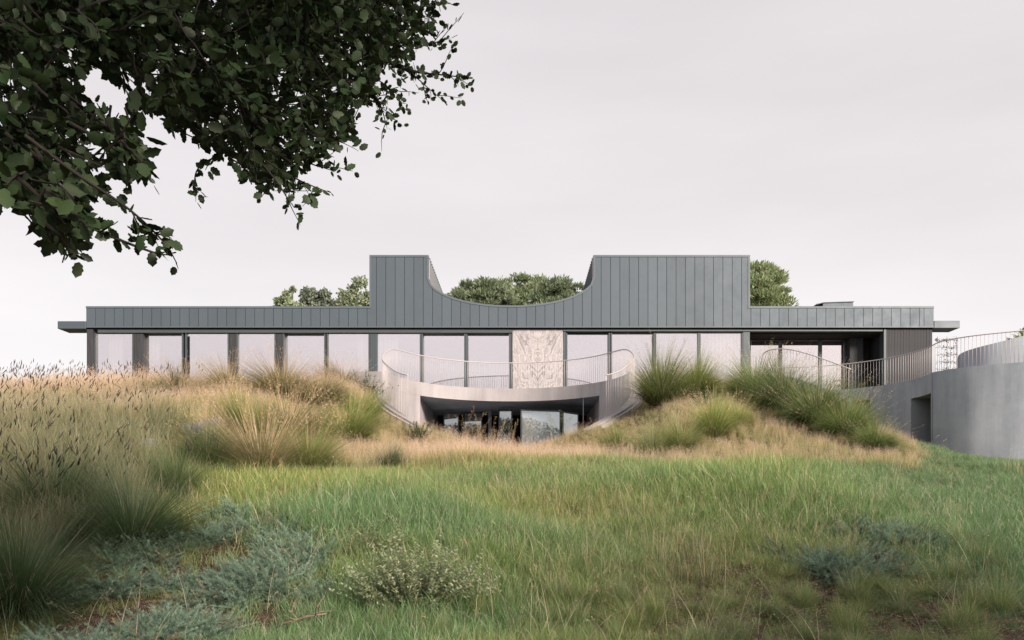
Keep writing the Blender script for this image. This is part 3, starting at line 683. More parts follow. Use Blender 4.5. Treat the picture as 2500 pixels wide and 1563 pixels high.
def clump_feather(seed, hue=BLUEG):
    """feathery silver ground cover: low trailing stems set with fine leaflets"""
    g = np.random.default_rng(seed); vg = VG(); ns = 13
    for s in range(ns):
        az = g.uniform(0, 6.28); L = g.uniform(0.12, 0.40); m = 26; t = np.linspace(0.05, 1, m); el = 0.1+g.uniform(0, 0.95)
        p = np.stack([np.cos(az)*t*L*math.cos(el), np.sin(az)*t*L*math.cos(el), 0.02+t*L*math.sin(el)-t*t*L*0.12+g.normal(0, .003, m)], 1)
        dd = np.array([math.cos(az)*math.cos(el), math.sin(az)*math.cos(el), math.sin(el)])
        rep = np.repeat(np.arange(m), 8); k = len(rep); off = g.normal(0, 1, (k, 3)); dd2 = dd[None]*0.9+off*0.55+np.array([0, 0, 0.3])
        col = jit(hue, k, 0.22, g)*(0.75+0.5*t[rep][:, None])
        v, tt, c = place(SLIVER[0]*np.array([1, 0.62, 1]), SLIVER[1], p[rep], frames(dd2, g.uniform(0, 6.28, k)), g.uniform(0.02, 0.055, k)*(1.1-0.5*t[rep]), col)
        vg.add(v, tt, c)
        rt = p[:1]; vg.blades(rt, np.array([az]), np.array([PI/2-el]), np.array([0.15]), L, 0.004, (0.3, 0.25, 0.2), (0.35, 0.36, 0.3), 3, rng=g)
    return vg.mesh('feather_clump', M['veg_i'])
def clump_litter(seed):
    g = np.random.default_rng(seed); vg = VG(); n = 22
    pos = np.stack([g.uniform(-.25, .25, n), g.uniform(-.25, .25, n), g.uniform(0.0, 0.02, n)], 1)
    dd = np.stack([g.normal(0, 1, n), g.normal(0, 1, n), g.normal(0, .15, n)], 1)
    v, t, c = place(OAKL[0]*np.array([1, 1.2, 1]), OAKL[1], pos, frames(dd, g.uniform(-0.5, 0.5, n)), g.uniform(0.018, 0.042, n), jit((0.26, 0.18, 0.13), n, 0.45, g)); vg.add(v, t, c)
    r_ = np.stack([g.uniform(-.25, .25, 25), g.uniform(-.25, .25, 25), g.uniform(0.005, 0.03, 25)], 1)
    vg.blades(r_, g.uniform(0, 6.28, 25), g.uniform(1.3, 1.6, 25), g.uniform(-.1, .1, 25), g.uniform(0.06, 0.2, 25), 0.004, jit(STRAW, 25, 0.3, g)*0.8, jit(STRAW, 25, 0.3, g)*0.8, 2, rng=g)
    return vg.mesh('litter', M['veg_i'])
# holly-like oak leaf, folded along the midrib
def oak_leaf_template(n=7, spiny=0.05):
    up, dn, mid = [], [], []
    for i in range(n):
        t = i/(n-1); w = 0.30*math.sin(PI*min(1, t*0.93+0.07))**0.75*(1 if 0 < i < n-1 else 0.25); w += spiny*(1 if i % 2 else -0.4)*(0 < i < n-1)
        z = 0.10*t*t
        up.append((t, w, z+0.07*w/0.3)); dn.append((t, -w, z+0.07*w/0.3)); mid.append((t, 0, z))
    v = up+dn+mid+[(1.06, 0, 0.11)]; T = []
    for i in range(n-1):
        u, d, c = i, n+i, 2*n+i
        T += [(c, c+1, u+1), (c, u+1, u), (d, d+1, c+1), (d, c+1, c)]
    T += [(n-1, 3*n-1, 3*n), (3*n-1, 2*n-1, 3*n)]
    return np.array(v), np.array(T)
OAKL = oak_leaf_template(5, 0.03); OAKL_HI = oak_leaf_template(8, 0.05)

def scatter(name, pos, yaw, scl, pid, tint, metas, label, tilt=None):
    """one object of uncountable cover: a cloud of points with a clump instanced on each"""
    n = len(pos); me = bpy.data.meshes.new(name); me.vertices.add(n); me.vertices.foreach_set('co', np.asarray(pos, np.float32).ravel())
    def at_(nm, typ, arr, key):
        a = me.attributes.new(nm, typ, 'POINT'); a.data.foreach_set(key, np.asarray(arr).ravel())
    rot = np.zeros((n, 3), np.float32); rot[:, 2] = yaw
    if tilt is not None: rot[:, 0] = tilt
    at_('rot', 'FLOAT_VECTOR', rot, 'vector'); at_('scl', 'FLOAT', np.asarray(scl, np.float32), 'value'); at_('pid', 'INT', np.asarray(pid, np.int32), 'value')
    c = np.ones((n, 4), np.float32); c[:, :3] = tint; at_('tint', 'FLOAT_COLOR', c, 'color')
    ng = bpy.data.node_groups.new(name, 'GeometryNodeTree')
    ng.interface.new_socket('Geometry', in_out='INPUT', socket_type='NodeSocketGeometry'); ng.interface.new_socket('Geometry', in_out='OUTPUT', socket_type='NodeSocketGeometry')
    gi = ng.nodes.new('NodeGroupInput'); go = ng.nodes.new('NodeGroupOutput'); ip = ng.nodes.new('GeometryNodeInstanceOnPoints'); jn = ng.nodes.new('GeometryNodeJoinGeometry')
    for mm in reversed(metas):
        src = bpy.data.objects.new(name+'_source', mm); oi = ng.nodes.new('GeometryNodeObjectInfo'); oi.inputs['Object'].default_value = src
        gt = ng.nodes.new('GeometryNodeGeometryToInstance'); ng.links.new(oi.outputs['Geometry'], gt.inputs[0]); ng.links.new(gt.outputs[0], jn.inputs[0])
    def na(nm, dt):
        x = ng.nodes.new('GeometryNodeInputNamedAttribute'); x.data_type = dt; x.inputs[0].default_value = nm; return x.outputs[0]
    ng.links.new(gi.outputs[0], ip.inputs['Points']); ng.links.new(jn.outputs[0], ip.inputs['Instance']); ip.inputs['Pick Instance'].default_value = True
    ng.links.new(na('pid', 'INT'), ip.inputs['Instance Index']); ng.links.new(na('rot', 'FLOAT_VECTOR'), ip.inputs['Rotation']); ng.links.new(na('scl', 'FLOAT'), ip.inputs['Scale'])
    ng.links.new(ip.outputs[0], go.inputs[0])
    o = link(name, me); md = o.modifiers.new('scatter', 'NODES'); md.node_group = ng
    return tag(o, label, None, None, 'stuff')

def inpoly(px, py, poly):
    px = np.asarray(px, float); py = np.asarray(py, float); r = np.zeros(px.shape, bool); n = len(poly)
    for i in range(n):
        x0, y0 = poly[i]; x1, y1 = poly[(i+1) % n]
        c = ((y0 > py) != (y1 > py)) & (px < (x1-x0)*(py-y0)/((y1-y0) if y1 != y0 else 1e-9)+x0); r ^= c
    return r
def proj(x, y, z): return VX+F*x/y, HY-F*z/y
def sample(n, y0, y1, spread=1.0, rng=RNG):
    y = rng.uniform(y0, y1, n); lo = (-160-VX)/F*y-1.2; hi = (2660-VX)/F*y+1.2
    x = lo+(hi-lo)*rng.uniform(0, 1, n); return x, y
def density_keep(y, y0, y1, d_near, d_far, n, rng=RNG): return None
def vnoise(x, y, s, seed=0):
    g = np.random.default_rng(seed); v = np.zeros_like(x)
    for k in range(6):
        a = g.uniform(0, 6.28); f = s*g.uniform(0.6, 1.8); v += np.sin(x*f*math.cos(a)+y*f*math.sin(a)+g.uniform(0, 6.28)+1.3*np.sin(x*f*0.6*math.sin(a)-y*f*0.7))
    return v/3.2
def blocked(x, y):
    d1 = np.hypot(x-C1[0], y-C1[1]); d2 = np.hypot(x-C2[0], y-C2[1])
    b = ((d1 < R1+0.5) & (d1 > R1-0.45) & (y > 26)) | ((d1 < R1) & (y > 26.2)) | ((x > -4.7) & (x < 3.7) & (y > 27))
    b |= (y > 33.8) | ((d2 < R2+1) & (d2 > R2-0.5) & (x > 11.5)) | ((d2 < R2) & (y > 31)) | ((x > 15.2) & (y > 26.9)) | ((x > 14.5) & (y > 28.8))
    return b
FEATHER = [(60, 1600), (80, 1480), (240, 1430), (240, 1350), (380, 1320), (520, 1285), (700, 1290), (800, 1330), (830, 1400), (800, 1480), (700, 1530), (560, 1600)]
FEATHER2 = [(1900, 1380), (1960, 1320), (2080, 1290), (2190, 1330), (2230, 1390), (2150, 1430), (2050, 1440), (2040, 1480), (1920, 1490), (1900, 1450), (1990, 1410)]
SHRUBP = [(830, 1330), (1180, 1340), (1180, 1500), (860, 1500)]
def bare(px, py, x, y):
    """how thin the cover is: leaf-mould shows in the near corners"""
    a = sm((py-1420)/140)*0.30+sm((px-1850)/500)*sm((py-1290)/150)*0.22
    return np.clip(a+0.35*vnoise(x, y, 2.2, 5)*sm((py-1330)/120), 0, 0.9)

# lawn: short green cover on the near slope
x, y = sample(46000, 6.2, 27.5); k = (y < 18.4) | ((x > 8) & (x < 30)); x, y = x[k], y[k]; z = H(x, y); px, py = proj(x, y, z)
area_keep = RNG.uniform(0, 1, len(x)) > bare(px, py, x, y)
RX = 2235+45*vnoise(x, y, 0.8, 44); hillmask = (y > 17.0+0.5*vnoise(x, y, 0.6, 2)) & (px < RX); area_keep &= ~((y > 26.8) & (x > 15)) ; leftm = (x < -6.2) & (y > 11)
k = area_keep & ~hillmask & ~leftm & ~(inpoly(px, py, FEATHER) & (RNG.uniform(0, 1, len(x)) < 0.86)) & ~(inpoly(px, py, FEATHER2) & (RNG.uniform(0, 1, len(x)) < 0.4))
x, y, z, px, py = x[k], y[k], z[k], px[k], py[k]
hs = np.interp(y, [17.5, 20], [1.0, 0.5])*(0.75+0.35*vnoise(x, y, 0.9, 3))*np.interp(py, [1140, 1230, 1330, 1430, 1560], [1.25, 1.8, 1.4, 0.95, 0.7])*np.interp(px, [800, 1100, 1900, 2200], [0.9, 1.15, 1.2, 0.8])
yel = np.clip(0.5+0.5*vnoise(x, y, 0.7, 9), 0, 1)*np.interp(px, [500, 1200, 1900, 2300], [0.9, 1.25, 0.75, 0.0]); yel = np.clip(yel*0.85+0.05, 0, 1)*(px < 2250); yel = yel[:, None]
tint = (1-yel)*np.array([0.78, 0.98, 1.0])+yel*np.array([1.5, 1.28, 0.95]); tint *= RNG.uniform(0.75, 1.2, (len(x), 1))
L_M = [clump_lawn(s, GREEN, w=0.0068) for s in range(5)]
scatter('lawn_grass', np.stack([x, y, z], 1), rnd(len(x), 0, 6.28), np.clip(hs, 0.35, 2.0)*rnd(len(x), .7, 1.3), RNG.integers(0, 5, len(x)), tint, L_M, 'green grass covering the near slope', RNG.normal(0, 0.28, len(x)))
# taller thin seeding grass through the lawn
x, y = sample(2200, 8.2, 17.5); z = H(x, y); px, py = proj(x, y, z)
k = (RNG.uniform(0, 1, len(x)) < np.clip(vnoise(x, y, 0.8, 4)*0.6+0.4, 0.06, 1)*np.interp(px, [400, 900, 1900, 2200], [0.35, 0.9, 1, 0.25])) & (py < 1440) & ~inpoly(px, py, FEATHER) & (x > -5.5)
x, y, z = x[k], y[k], z[k]
TL = [clump_meadow(40+s, (0.19, 0.25, 0.11), n=34, r=0.2, h=(0.25, 0.55), stems=4, seedc=(0.55, 0.53, 0.36), w=0.005, sh=(0.4, 0.7), sub=14) for s in range(3)]
scatter('seeding_grass', np.stack([x, y, z], 1), rnd(len(x), 0, 6.28), rnd(len(x), .6, 1.1), RNG.integers(0, 3, len(x)), rnd(len(x), .8, 1.2)[:, None]*np.array([1, 1, 1]), TL, 'thin seeding grass standing up through the lawn')
# where the bunch grasses stand (pixel of the base, width, height in the photograph)
CL = [(1615, 985, 215, 130), (1700, 965, 170, 100), (1512, 1115, 150, 85), (1592, 1122, 140, 90), (1660, 1100, 150, 92), (1742, 1066, 160, 108), (1800, 1040, 110, 75),
      (1845, 975, 220, 112), (1915, 1000, 240, 115), (1990, 1035, 250, 118), (2065, 1066, 220, 100), (2135, 1096, 170, 66),
      (640, 1165, 360, 185), (752, 1160, 220, 135), (505, 1150, 210, 145), (850, 1078, 210, 110), (700, 1070, 260, 120), (600, 1055, 190, 100), (560, 965, 190, 80), (690, 965, 220, 95), (780, 985, 180, 75), (440, 975, 220, 80), (955, 1150, 150, 75), (888, 1022, 140, 80), (835, 950, 170, 70)]
# golden meadow on the hill
x, y = sample(26000, 16.4, 34.5); z = H(x, y); px, py = proj(x, y, z)
k = ~blocked(x, y) & ((y > 17.0+0.5*vnoise(x, y, 0.6, 2)) | (x < -8)) & ~(px > 2235+45*vnoise(x, y, 0.8, 44)) & ~((x > 12.6) & (y > 27))
k &= ~((x < -7) & (y < 19) & (RNG.uniform(0, 1, len(x)) < 0.6))
x, y, z, px, py = x[k], y[k], z[k], px[k], py[k]
gold = np.clip(0.30+0.45*vnoise(x, y, 0.55, 21)+0.35*sm((y-24)/5)*(x < 0), 0, 1)
gold = np.where((np.abs(x+0.5) < 4) & (y > 19), np.maximum(gold, 0.75), gold)
pid = np.where(RNG.uniform(0, 1, len(x)) < gold, RNG.integers(0, 3, len(x)), RNG.integers(3, 6, len(x)))
tint = rnd(len(x), 0.8, 1.25)[:, None]*np.array([1.0, 1.0, 1.0])*np.ones((len(x), 3))
MM = [clump_meadow(60+s, (0.42, 0.40, 0.20), stems=9, sub=34) for s in range(3)]+[clump_meadow(70+s, (0.24, 0.32, 0.11), stems=4, h=(0.25, 0.6)) for s in range(3)]
sc_ = (0.72+0.22*vnoise(x, y, 0.8, 23))*rnd(len(x), 0.75, 1.15)
sc_ *= np.interp(y, [22, 27], [1.0, 0.72])*np.where((x > 2.5) & (y < 25), 0.75, 1.0)*np.where(x > 4, 0.8, 1)
for cx_, cy_, cw_, ch_ in CL:
    gx, gy, gz_ = ground_px(cx_, cy_); rr_ = 0.42*cw_/F*gy; dd_ = np.hypot(x-gx, (y-gy)*0.7+0.25); sc_ *= 0.68+0.32*sm((dd_-rr_*0.6)/(rr_*0.9))
sc_ *= np.where((np.abs(x+0.5) < 4.5) & (y > 21), 0.62, 1.0)*np.where(x > 8.5, 0.8, 1)
scatter('meadow_grass', np.stack([x, y, z], 1), rnd(len(x), 0, 6.28), np.clip(sc_, 0.3, 1.3), pid, tint, MM, 'golden seeding meadow grass on the hillside below the house', RNG.normal(0, 0.22, len(x)))
# foxtail grass on the left bank
x, y = sample(12000, 9.5, 27); z = H(x, y); px, py = proj(x, y, z)
k = (px < 470+60*vnoise(x, y, 1.0, 8)) & (RNG.uniform(0, 1, len(x)) < np.interp(px, [200, 480], [1, 0.25])*np.interp(y, [10, 20, 27], [1, 1, 0.35])) & ((x < -6.2) | (y > 13))
x, y, z, px = x[k], y[k], z[k], px[k]
FX = [clump_foxtail(80+s, 70, ns_) for s, ns_ in enumerate((1, 0, 2, 0))]
scatter('foxtail_grass', np.stack([x, y, z], 1), rnd(len(x), -1.6, 1.6), rnd(len(x), .7, 1.15)*np.interp(y, [11, 17, 25], [1.0, 0.85, 0.62]), RNG.integers(0, 4, len(x)), rnd(len(x), .75, 1.2)[:, None]*np.array([1, 1, 1]), FX, 'tall foxtail grass with dark seed heads on the left bank', RNG.normal(0, 0.2, len(x)))
# feathery ground cover
x, y = sample(14000, 6.5, 13.5); z = H(x, y); px, py = proj(x, y, z)
jx = px+55*vnoise(x, y, 2.5, 61); jy = py+30*vnoise(x, y, 2.5, 62); inn = inpoly(jx, jy, FEATHER) | (inpoly(jx, jy, FEATHER2) & (RNG.uniform(0, 1, len(x)) < 0.85))
fn = vnoise(x, y, 2.9, 31); k = inn & (RNG.uniform(0, 1, len(x)) < np.clip(0.42+0.95*vnoise(x, y, 2.9, 31), 0.0, 1)); x, y, z, px, fn = x[k], y[k], z[k], px[k], fn[k]
brn = np.where(RNG.uniform(0, 1, (len(x), 1)) < 0.07, np.array([[1.25, 0.78, 0.62]]), 1.0)
FE = [clump_feather(90+s) for s in range(4)]
scatter('feathery_ground_cover', np.stack([x, y, z], 1), rnd(len(x), 0, 6.28), rnd(len(x), .55, 1.2)*np.clip(0.9+0.5*fn, 0.5, 1.4), RNG.integers(0, 4, len(x)), brn*rnd(len(x), .55, 1.3)[:, None]*np.where(px < 1200, 1.0, 0.85)[:, None]*np.array([1, 1, 1]), FE, 'low silvery blue feathery ground cover in the foreground')
# long dry stems bending over the lawn
def clump_dry(seed):
    g = np.random.default_rng(seed); vg = VG(); n = 4; root, a = disc(n, 0.2, g)
    tip, d = vg.blades(root, g.uniform(0, 6.28)+g.normal(0, 0.6, n), g.uniform(0.1, 0.6, n), g.uniform(0.3, 1.5, n), g.uniform(0.45, 0.85, n), 0.005, jit(STRAW, n, 0.2, g), jit(STRAW, n, 0.2, g)*1.15, 5, rng=g)
    panicle(vg, tip, d, 12, 0.13, 0.008, STRAW, 0.02, g); return vg.mesh('dry_stems', M['veg_i'])
x, y = sample(1500, 7.5, 17.2); z = H(x, y); px, py = proj(x, y, z); k = (RNG.uniform(0, 1, len(x)) < np.clip(0.25+0.6*vnoise(x, y, 1.1, 71), 0.03, 1)); x, y, z = x[k], y[k], z[k]
scatter('dry_stems', np.stack([x, y, z], 1), rnd(len(x), 0, 6.28), rnd(len(x), .6, 1.2), RNG.integers(0, 3, len(x)), rnd(len(x), .7, 1.2)[:, None]*np.array([1, 1, 1]), [clump_dry(s) for s in range(3)], 'long straw coloured stems bending over the lawn')
# leaf litter and chips on the bare soil
x, y = sample(5000, 6.0, 12.5); z = H(x, y)
LT = [clump_litter(s) for s in range(3)]
scatter('leaf_litter', np.stack([x, y, z+0.01], 1), rnd(len(x), 0, 6.28), rnd(len(x), .7, 1.2), RNG.integers(0, 3, len(x)), rnd(len(x), .5, 1.3)[:, None]*np.array([1, 1, 1]), LT, 'dry leaves and chips lying on the bare soil')

# ------------------------------------------------------------------ bunch grasses: one thing each
def bunch_mesh(seed, n, hue, tips, stems=0, stemc=GOLD, fan=1.0, w=0.006, seedc=None, droop=1.0, dryfrac=0.12):
    """a mound of blades one metre high"""
    g = np.random.default_rng(seed); vg = VG(); root, a = disc(n, 0.16, g); rr = np.hypot(root[:, 0], root[:, 1])/0.16
    az = a+g.normal(0, 0.35, n); phi = 0.05+fan*(0.75*rr+g.uniform(-0.1, 0.25, n)); bend = droop*(0.35+0.9*rr)*g.uniform(0.5, 1.3, n)
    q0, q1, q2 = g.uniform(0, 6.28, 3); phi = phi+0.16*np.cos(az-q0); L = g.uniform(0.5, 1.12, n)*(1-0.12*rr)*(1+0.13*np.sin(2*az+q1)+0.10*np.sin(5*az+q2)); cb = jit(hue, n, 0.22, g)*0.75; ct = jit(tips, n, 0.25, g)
    dr = g.uniform(0, 1, n) < dryfrac; cb[dr] = jit(STRAW, dr.sum(), 0.2, g)*0.8; ct[dr] = jit(STRAW, dr.sum(), 0.2, g)
    vg.blades(root, az, np.clip(phi, 0, 1.5), bend, L, w*g.uniform(0.6, 1.3, n), cb, ct, 4, rng=g)
    if stems:
        root, a = disc(stems, 0.13, g)
        tip, d = vg.blades(root, a+g.normal(0, 0.4, stems), g.uniform(0.05, 0.75, stems), g.uniform(0.05, 0.7, stems), g.uniform(0.85, 1.2, stems), 0.005, jit(stemc, stems, 0.2, g), jit(stemc, stems, 0.2, g), 4, rng=g)
        panicle(vg, tip, d, 14, 0.20, 0.015, seedc or stemc, 0.022, g)
    return vg.mesh('bunch_grass', M['veg'])
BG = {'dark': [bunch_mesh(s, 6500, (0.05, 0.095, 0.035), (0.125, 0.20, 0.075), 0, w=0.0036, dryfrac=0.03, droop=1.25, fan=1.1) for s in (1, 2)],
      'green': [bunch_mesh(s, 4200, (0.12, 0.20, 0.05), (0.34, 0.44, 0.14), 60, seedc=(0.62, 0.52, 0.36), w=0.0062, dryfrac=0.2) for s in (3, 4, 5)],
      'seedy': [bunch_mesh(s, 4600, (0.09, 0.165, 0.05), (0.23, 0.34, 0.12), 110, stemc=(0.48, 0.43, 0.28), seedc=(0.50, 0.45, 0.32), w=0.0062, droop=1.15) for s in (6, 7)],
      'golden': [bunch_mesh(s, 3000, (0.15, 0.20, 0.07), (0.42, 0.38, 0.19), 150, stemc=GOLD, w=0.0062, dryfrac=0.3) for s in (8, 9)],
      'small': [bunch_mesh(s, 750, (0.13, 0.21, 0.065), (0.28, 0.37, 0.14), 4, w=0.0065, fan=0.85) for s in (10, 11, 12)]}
def bunch(kind, px, py, wpx, hpx, label, group):
    x, y, z = ground_px(px, py); mlist = BG[kind]
    o = link('bunch_grass', mlist[random.randrange(len(mlist))], None, (x, y, z-0.03))
    h = hpx/F*y; w = wpx/F*y; o.rotation_euler = (0, 0, random.uniform(0, 6.28)); o.scale = (w/1.5, w/1.5, h/0.80)
    return tag(o, label, 'grass clump', group, 'thing')
g1 = 'bunch grasses on the right hand mound'
for a in [('green', *CL[0], 'bright green grass clump right against the balcony railing, tallest on the mound', g1),
          ('green', *CL[1], 'yellow green grass clump in front of the windows, right of the one by the railing', g1),
          ('green', *CL[2], 'round low green clump lowest on the slope right of the opening', g1),
          ('green', *CL[3], 'spiky green clump beside the lowest round one on the right slope', g1),
          ('green', *CL[4], 'green clump halfway up the right slope behind the spiky one', g1),
          ('green', *CL[5], 'bright green clump in the middle of the right slope with a brown base', g1),
          ('green', *CL[6], 'small pale green clump beside the brown based one on the right slope', g1),
          ('seedy', *CL[7], 'dark green seeding clump under the end of the mirrored windows', 'seeding clumps by the stair railing'),
          ('seedy', *CL[8], 'seeding clump under the arched stair railing, second from the windows', 'seeding clumps by the stair railing'),
          ('seedy', *CL[9], 'wide seeding clump spilling below the stair railing', 'seeding clumps by the stair railing'),
          ('seedy', *CL[10], 'seeding clump leaning over the slope before the retaining wall', 'seeding clumps by the stair railing'),
          ('seedy', *CL[11], 'last low clump at the foot of the slope before the concrete doorway', 'seeding clumps by the stair railing')]: bunch(*a)
g2 = 'bunch grasses on the left slope'
for a in [('golden', *CL[12], 'largest bunch grass on the left slope with long dry stems fanning out', g2),
          ('green', *CL[13], 'green bunch grass touching the right side of the largest one on the left slope', g2),
          ('dark', *CL[14], 'dark green drooping clump below the paving slabs on the left slope', g2),
          ('green', *CL[15], 'low green clump halfway up the slope left of the concrete kerb', g2),
          ('golden', *CL[16], 'golden tipped clump above the largest bunch grass on the left', g2),
          ('green', *CL[17], 'green clump beside the paving slabs on the left slope', g2),
          ('golden', *CL[18], 'golden clump beneath the third pier of the left windows', g2),
          ('golden', *CL[19], 'fiery golden clump beneath the windows left of the balcony', g2),
          ('golden', *CL[20], 'pale golden clump on the crest left of the leafy shrub', g2),
          ('golden', *CL[21], 'blue green and straw clump beneath the second window from the left', g2),
          ('dark', *CL[22], 'dark scrubby clump at the foot of the left slope by the lawn edge', g2)]: bunch(*a)
bunch('green', *CL[23], 'fresh green clump hugging the left side of the concrete kerb', g2)
bunch('golden', *CL[24], 'straw coloured clump on the crest between the window pier and the leafy shrub', g2)
g3 = 'big dark clumps in the left foreground'
bunch('dark', 320, 1345, 430, 235, 'big dark green fountain of grass in the left foreground beside the lawn', g3)
bunch('dark', 40, 1500, 520, 300, 'very dark grass clump in the bottom left corner of the foreground', g3)
bunch('dark', 130, 1290, 380, 230, 'dark drooping clump behind the corner one under the oak branches', g3)
bunch('dark', 430, 1225, 230, 160, 'dark green clump behind the big fountain grass at the lawn edge', g3)
g4 = 'small grass tufts on the bare soil'
small = [(1790, 1545, 130, 80, 'light green tuft at the bottom edge right of centre'), (1905, 1515, 110, 70, 'tuft of fresh grass below the silvery patch on the right'),
         (2060, 1535, 130, 75, 'spreading green tuft at the bottom right between bare soil patches'), (2200, 1500, 130, 75, 'green tuft beside pale fallen leaves at bottom right'),
         (2330, 1540, 140, 90, 'tuft near the bottom right corner on dark soil'), (2440, 1500, 170, 130, 'tall blue green tuft at the right edge in the foreground'),
         (2150, 1440, 110, 60, 'tuft just below the silvery patch on the right'), (2290, 1420, 130, 70, 'tuft right of the silvery patch in shade'),
         (2350, 1340, 180, 90, 'broad dark tuft in shade above the right corner'), (2440, 1400, 140, 80, 'dark tuft at the right edge of the lawn in shade'),
         (2230, 1330, 160, 75, 'tuft above the silvery patch at the right'), (945, 1515, 90, 60, 'small tuft beneath the leafy shrub in the foreground'),
         (1120, 1545, 140, 70, 'blue green tuft at the bottom edge right of the leafy shrub'), (1390, 1525, 90, 60, 'yellow green tuft beside fallen leaves at bottom centre'),
         (300, 1440, 80, 75, 'thin tuft in a dark hollow among the silvery ground cover'), (1600, 1530, 120, 60, 'low tuft at bottom centre right of the yellow one'),
         (1270, 1550, 110, 60, 'tuft at the bottom edge between shrub and yellow tuft'), (830, 1555, 80, 50, 'tuft beside the dead branch at the bottom edge')]
for px_, py_, w_, h_, lb in small: bunch('small', px_, py_, w_, h_, lb, g4)
q = random.Random(9)
for i in range(84):
    px_ = q.uniform(1500, 2490) if i % 4 else q.uniform(880, 1500); py_ = q.uniform(1360 if px_ > 1900 else 1470, 1600)
    bunch('small', px_, py_, q.uniform(80, 170), q.uniform(50, 105), ('one of many loose green tufts on the shaded bare soil at the right edge' if px_ > 2150 else 'one of many loose green tufts below the silvery patch on the right' if px_ > 1780 else 'one of many loose bright tufts at the bottom edge right of centre' if px_ > 1400 else 'one of many loose tufts in the lawn right of the pale leafy shrub'),
          'loose tufts on the right' if px_ > 2150 else 'loose tufts below the silvery patch' if px_ > 1780 else 'loose tufts right of centre' if px_ > 1400 else 'loose tufts by the leafy shrub')

# ------------------------------------------------------------------ leafy shrubs
def leafy_shrub(name, px, py, wpx, hpx, label, nst=60, leaf=0.03, col=(0.15, 0.20, 0.11), seed=0, cat='shrub'):
    x, y, z = ground_px(px, py); w = wpx/F*y/2; h = hpx/F*y; g = np.random.default_rng(seed); t = empty(name, (x, y, z), label, cat)
    vg = VG(); st = VG()
    for s in range(nst):
        az = g.uniform(0, 6.28); rr = math.sqrt(g.uniform(0, 1)); ex, ey = rr*w*math.cos(az), rr*w*0.7*math.sin(az); lob = 0.72+0.28*math.sin(2.3*az+seed)+0.16*math.sin(5.1*az+2*seed); ex *= 0.8+0.45*lob; ey *= 0.8+0.3*lob; ez = h*math.sqrt(max(0.08, 1-0.75*rr*rr))*g.uniform(0.45, 1.08)*(0.72+0.3*lob)
        m = int(10+26*ez/max(h, .01)); tt = np.linspace(0.12, 1, m); p = np.stack([ex*(0.15+0.85*tt**0.8), ey*(0.15+0.85*tt**0.8), ez*tt], 1)+g.normal(0, 0.006, (m, 3))
        k = np.repeat(np.arange(m), 2); a = g.uniform(0, 6.28, len(k)); dd = np.stack([np.cos(a), np.sin(a), g.uniform(0.15, 0.9, len(k))], 1)
        cc = jit(col, len(k), 0.25, g)*(0.7+0.55*tt[k][:, None])
        v, t3, c = place(OAKL[0]*np.array([1, 0.75, 1]), OAKL[1], p[k], frames(dd, g.uniform(-0.6, 0.6, len(k))), leaf*g.uniform(0.6, 1.25, len(k)), cc); vg.add(v, t3, c)
        dv = np.array([ex, ey]); vlen = math.hypot(ex, ey); st.blades(np.array([[0.0, 0, 0]])+g.normal(0, .03, (1, 3))*[1, 1, 0], np.array([math.atan2(ey, ex)]), np.array([math.atan2(vlen, ez)]), np.array([0.0]), math.hypot(vlen, ez), 0.006, (0.12, 0.08, 0.06), (0.2, 0.2, 0.1), 3, rng=g)
    o = bpy.data.objects.new('foliage', vg.mesh('foliage', M['veg'])); C.objects.link(o); o.parent = t; o['kind'] = 'stuff'
    o = bpy.data.objects.new('stems', st.mesh('stems', M['veg'])); C.objects.link(o); o.parent = t
    return t
leafy_shrub('leafy_shrub', 1015, 1500, 340, 195, 'pale grey green leafy shrub in the centre foreground with brown gaps', 260, 0.042, (0.36, 0.42, 0.24), 1)
leafy_shrub('leafy_shrub', 905, 1385, 230, 130, 'darker leafy shrub just behind the pale one in the foreground', 70, 0.034, (0.15, 0.19, 0.09), 2)
leafy_shrub('leafy_shrub', 885, 980, 135, 85, 'small green shrub on the crest left of the balcony', 40, 0.06, (0.10, 0.15, 0.07), 3)
leafy_shrub('leafy_shrub', 1020, 1075, 75, 50, 'green weed growing against the concrete kerb left of the opening', 22, 0.05, (0.13, 0.18, 0.08), 4)
leafy_shrub('leafy_shrub', 1720, 1000, 90, 60, 'grey green bush between the grass clumps on the right mound', 25, 0.05, (0.12, 0.17, 0.09), 5)
# wild oats and tall weeds before the opening
def oats(px, py, hpx, n, label, col, seed, sub=34, spread=0.3):
    x, y, z = ground_px(px, py); g = np.random.default_rng(seed); h = hpx/F*y; vg = VG(); root, a = disc(n, spread, g)
    tip, d = vg.blades(root, g.uniform(0, 6.28, n), g.uniform(0, 0.3, n), g.uniform(0.1, 0.8, n), h*g.uniform(0.6, 1.1, n), 0.012, jit(col, n, 0.2, g)*0.8, jit(col, n, 0.2, g), 5, rng=g)
    panicle(vg, tip, d, sub, h*0.35, 0.07, col, 0.05, g)
    o = link('wild_oats', vg.mesh('wild_oats', M['veg']), None, (x, y, z)); return tag(o, label, 'grass', None, 'thing')
oats(1215, 1095, 115, 26, 'tall golden wild oats standing before the dark opening', (0.42, 0.32, 0.15), 1, spread=0.9)
oats(1150, 1095, 105, 12, 'brown wild oats at the left side of the dark opening', (0.36, 0.27, 0.14), 2, spread=0.5)
oats(1370, 1095, 100, 8, 'green flowering weed before the bright glass door', (0.26, 0.30, 0.12), 3, spread=0.3)
oats(1290, 1160, 90, 7, 'pale single stem bunch in the golden grass below the opening', (0.62, 0.5, 0.3), 4, 10, 0.08)
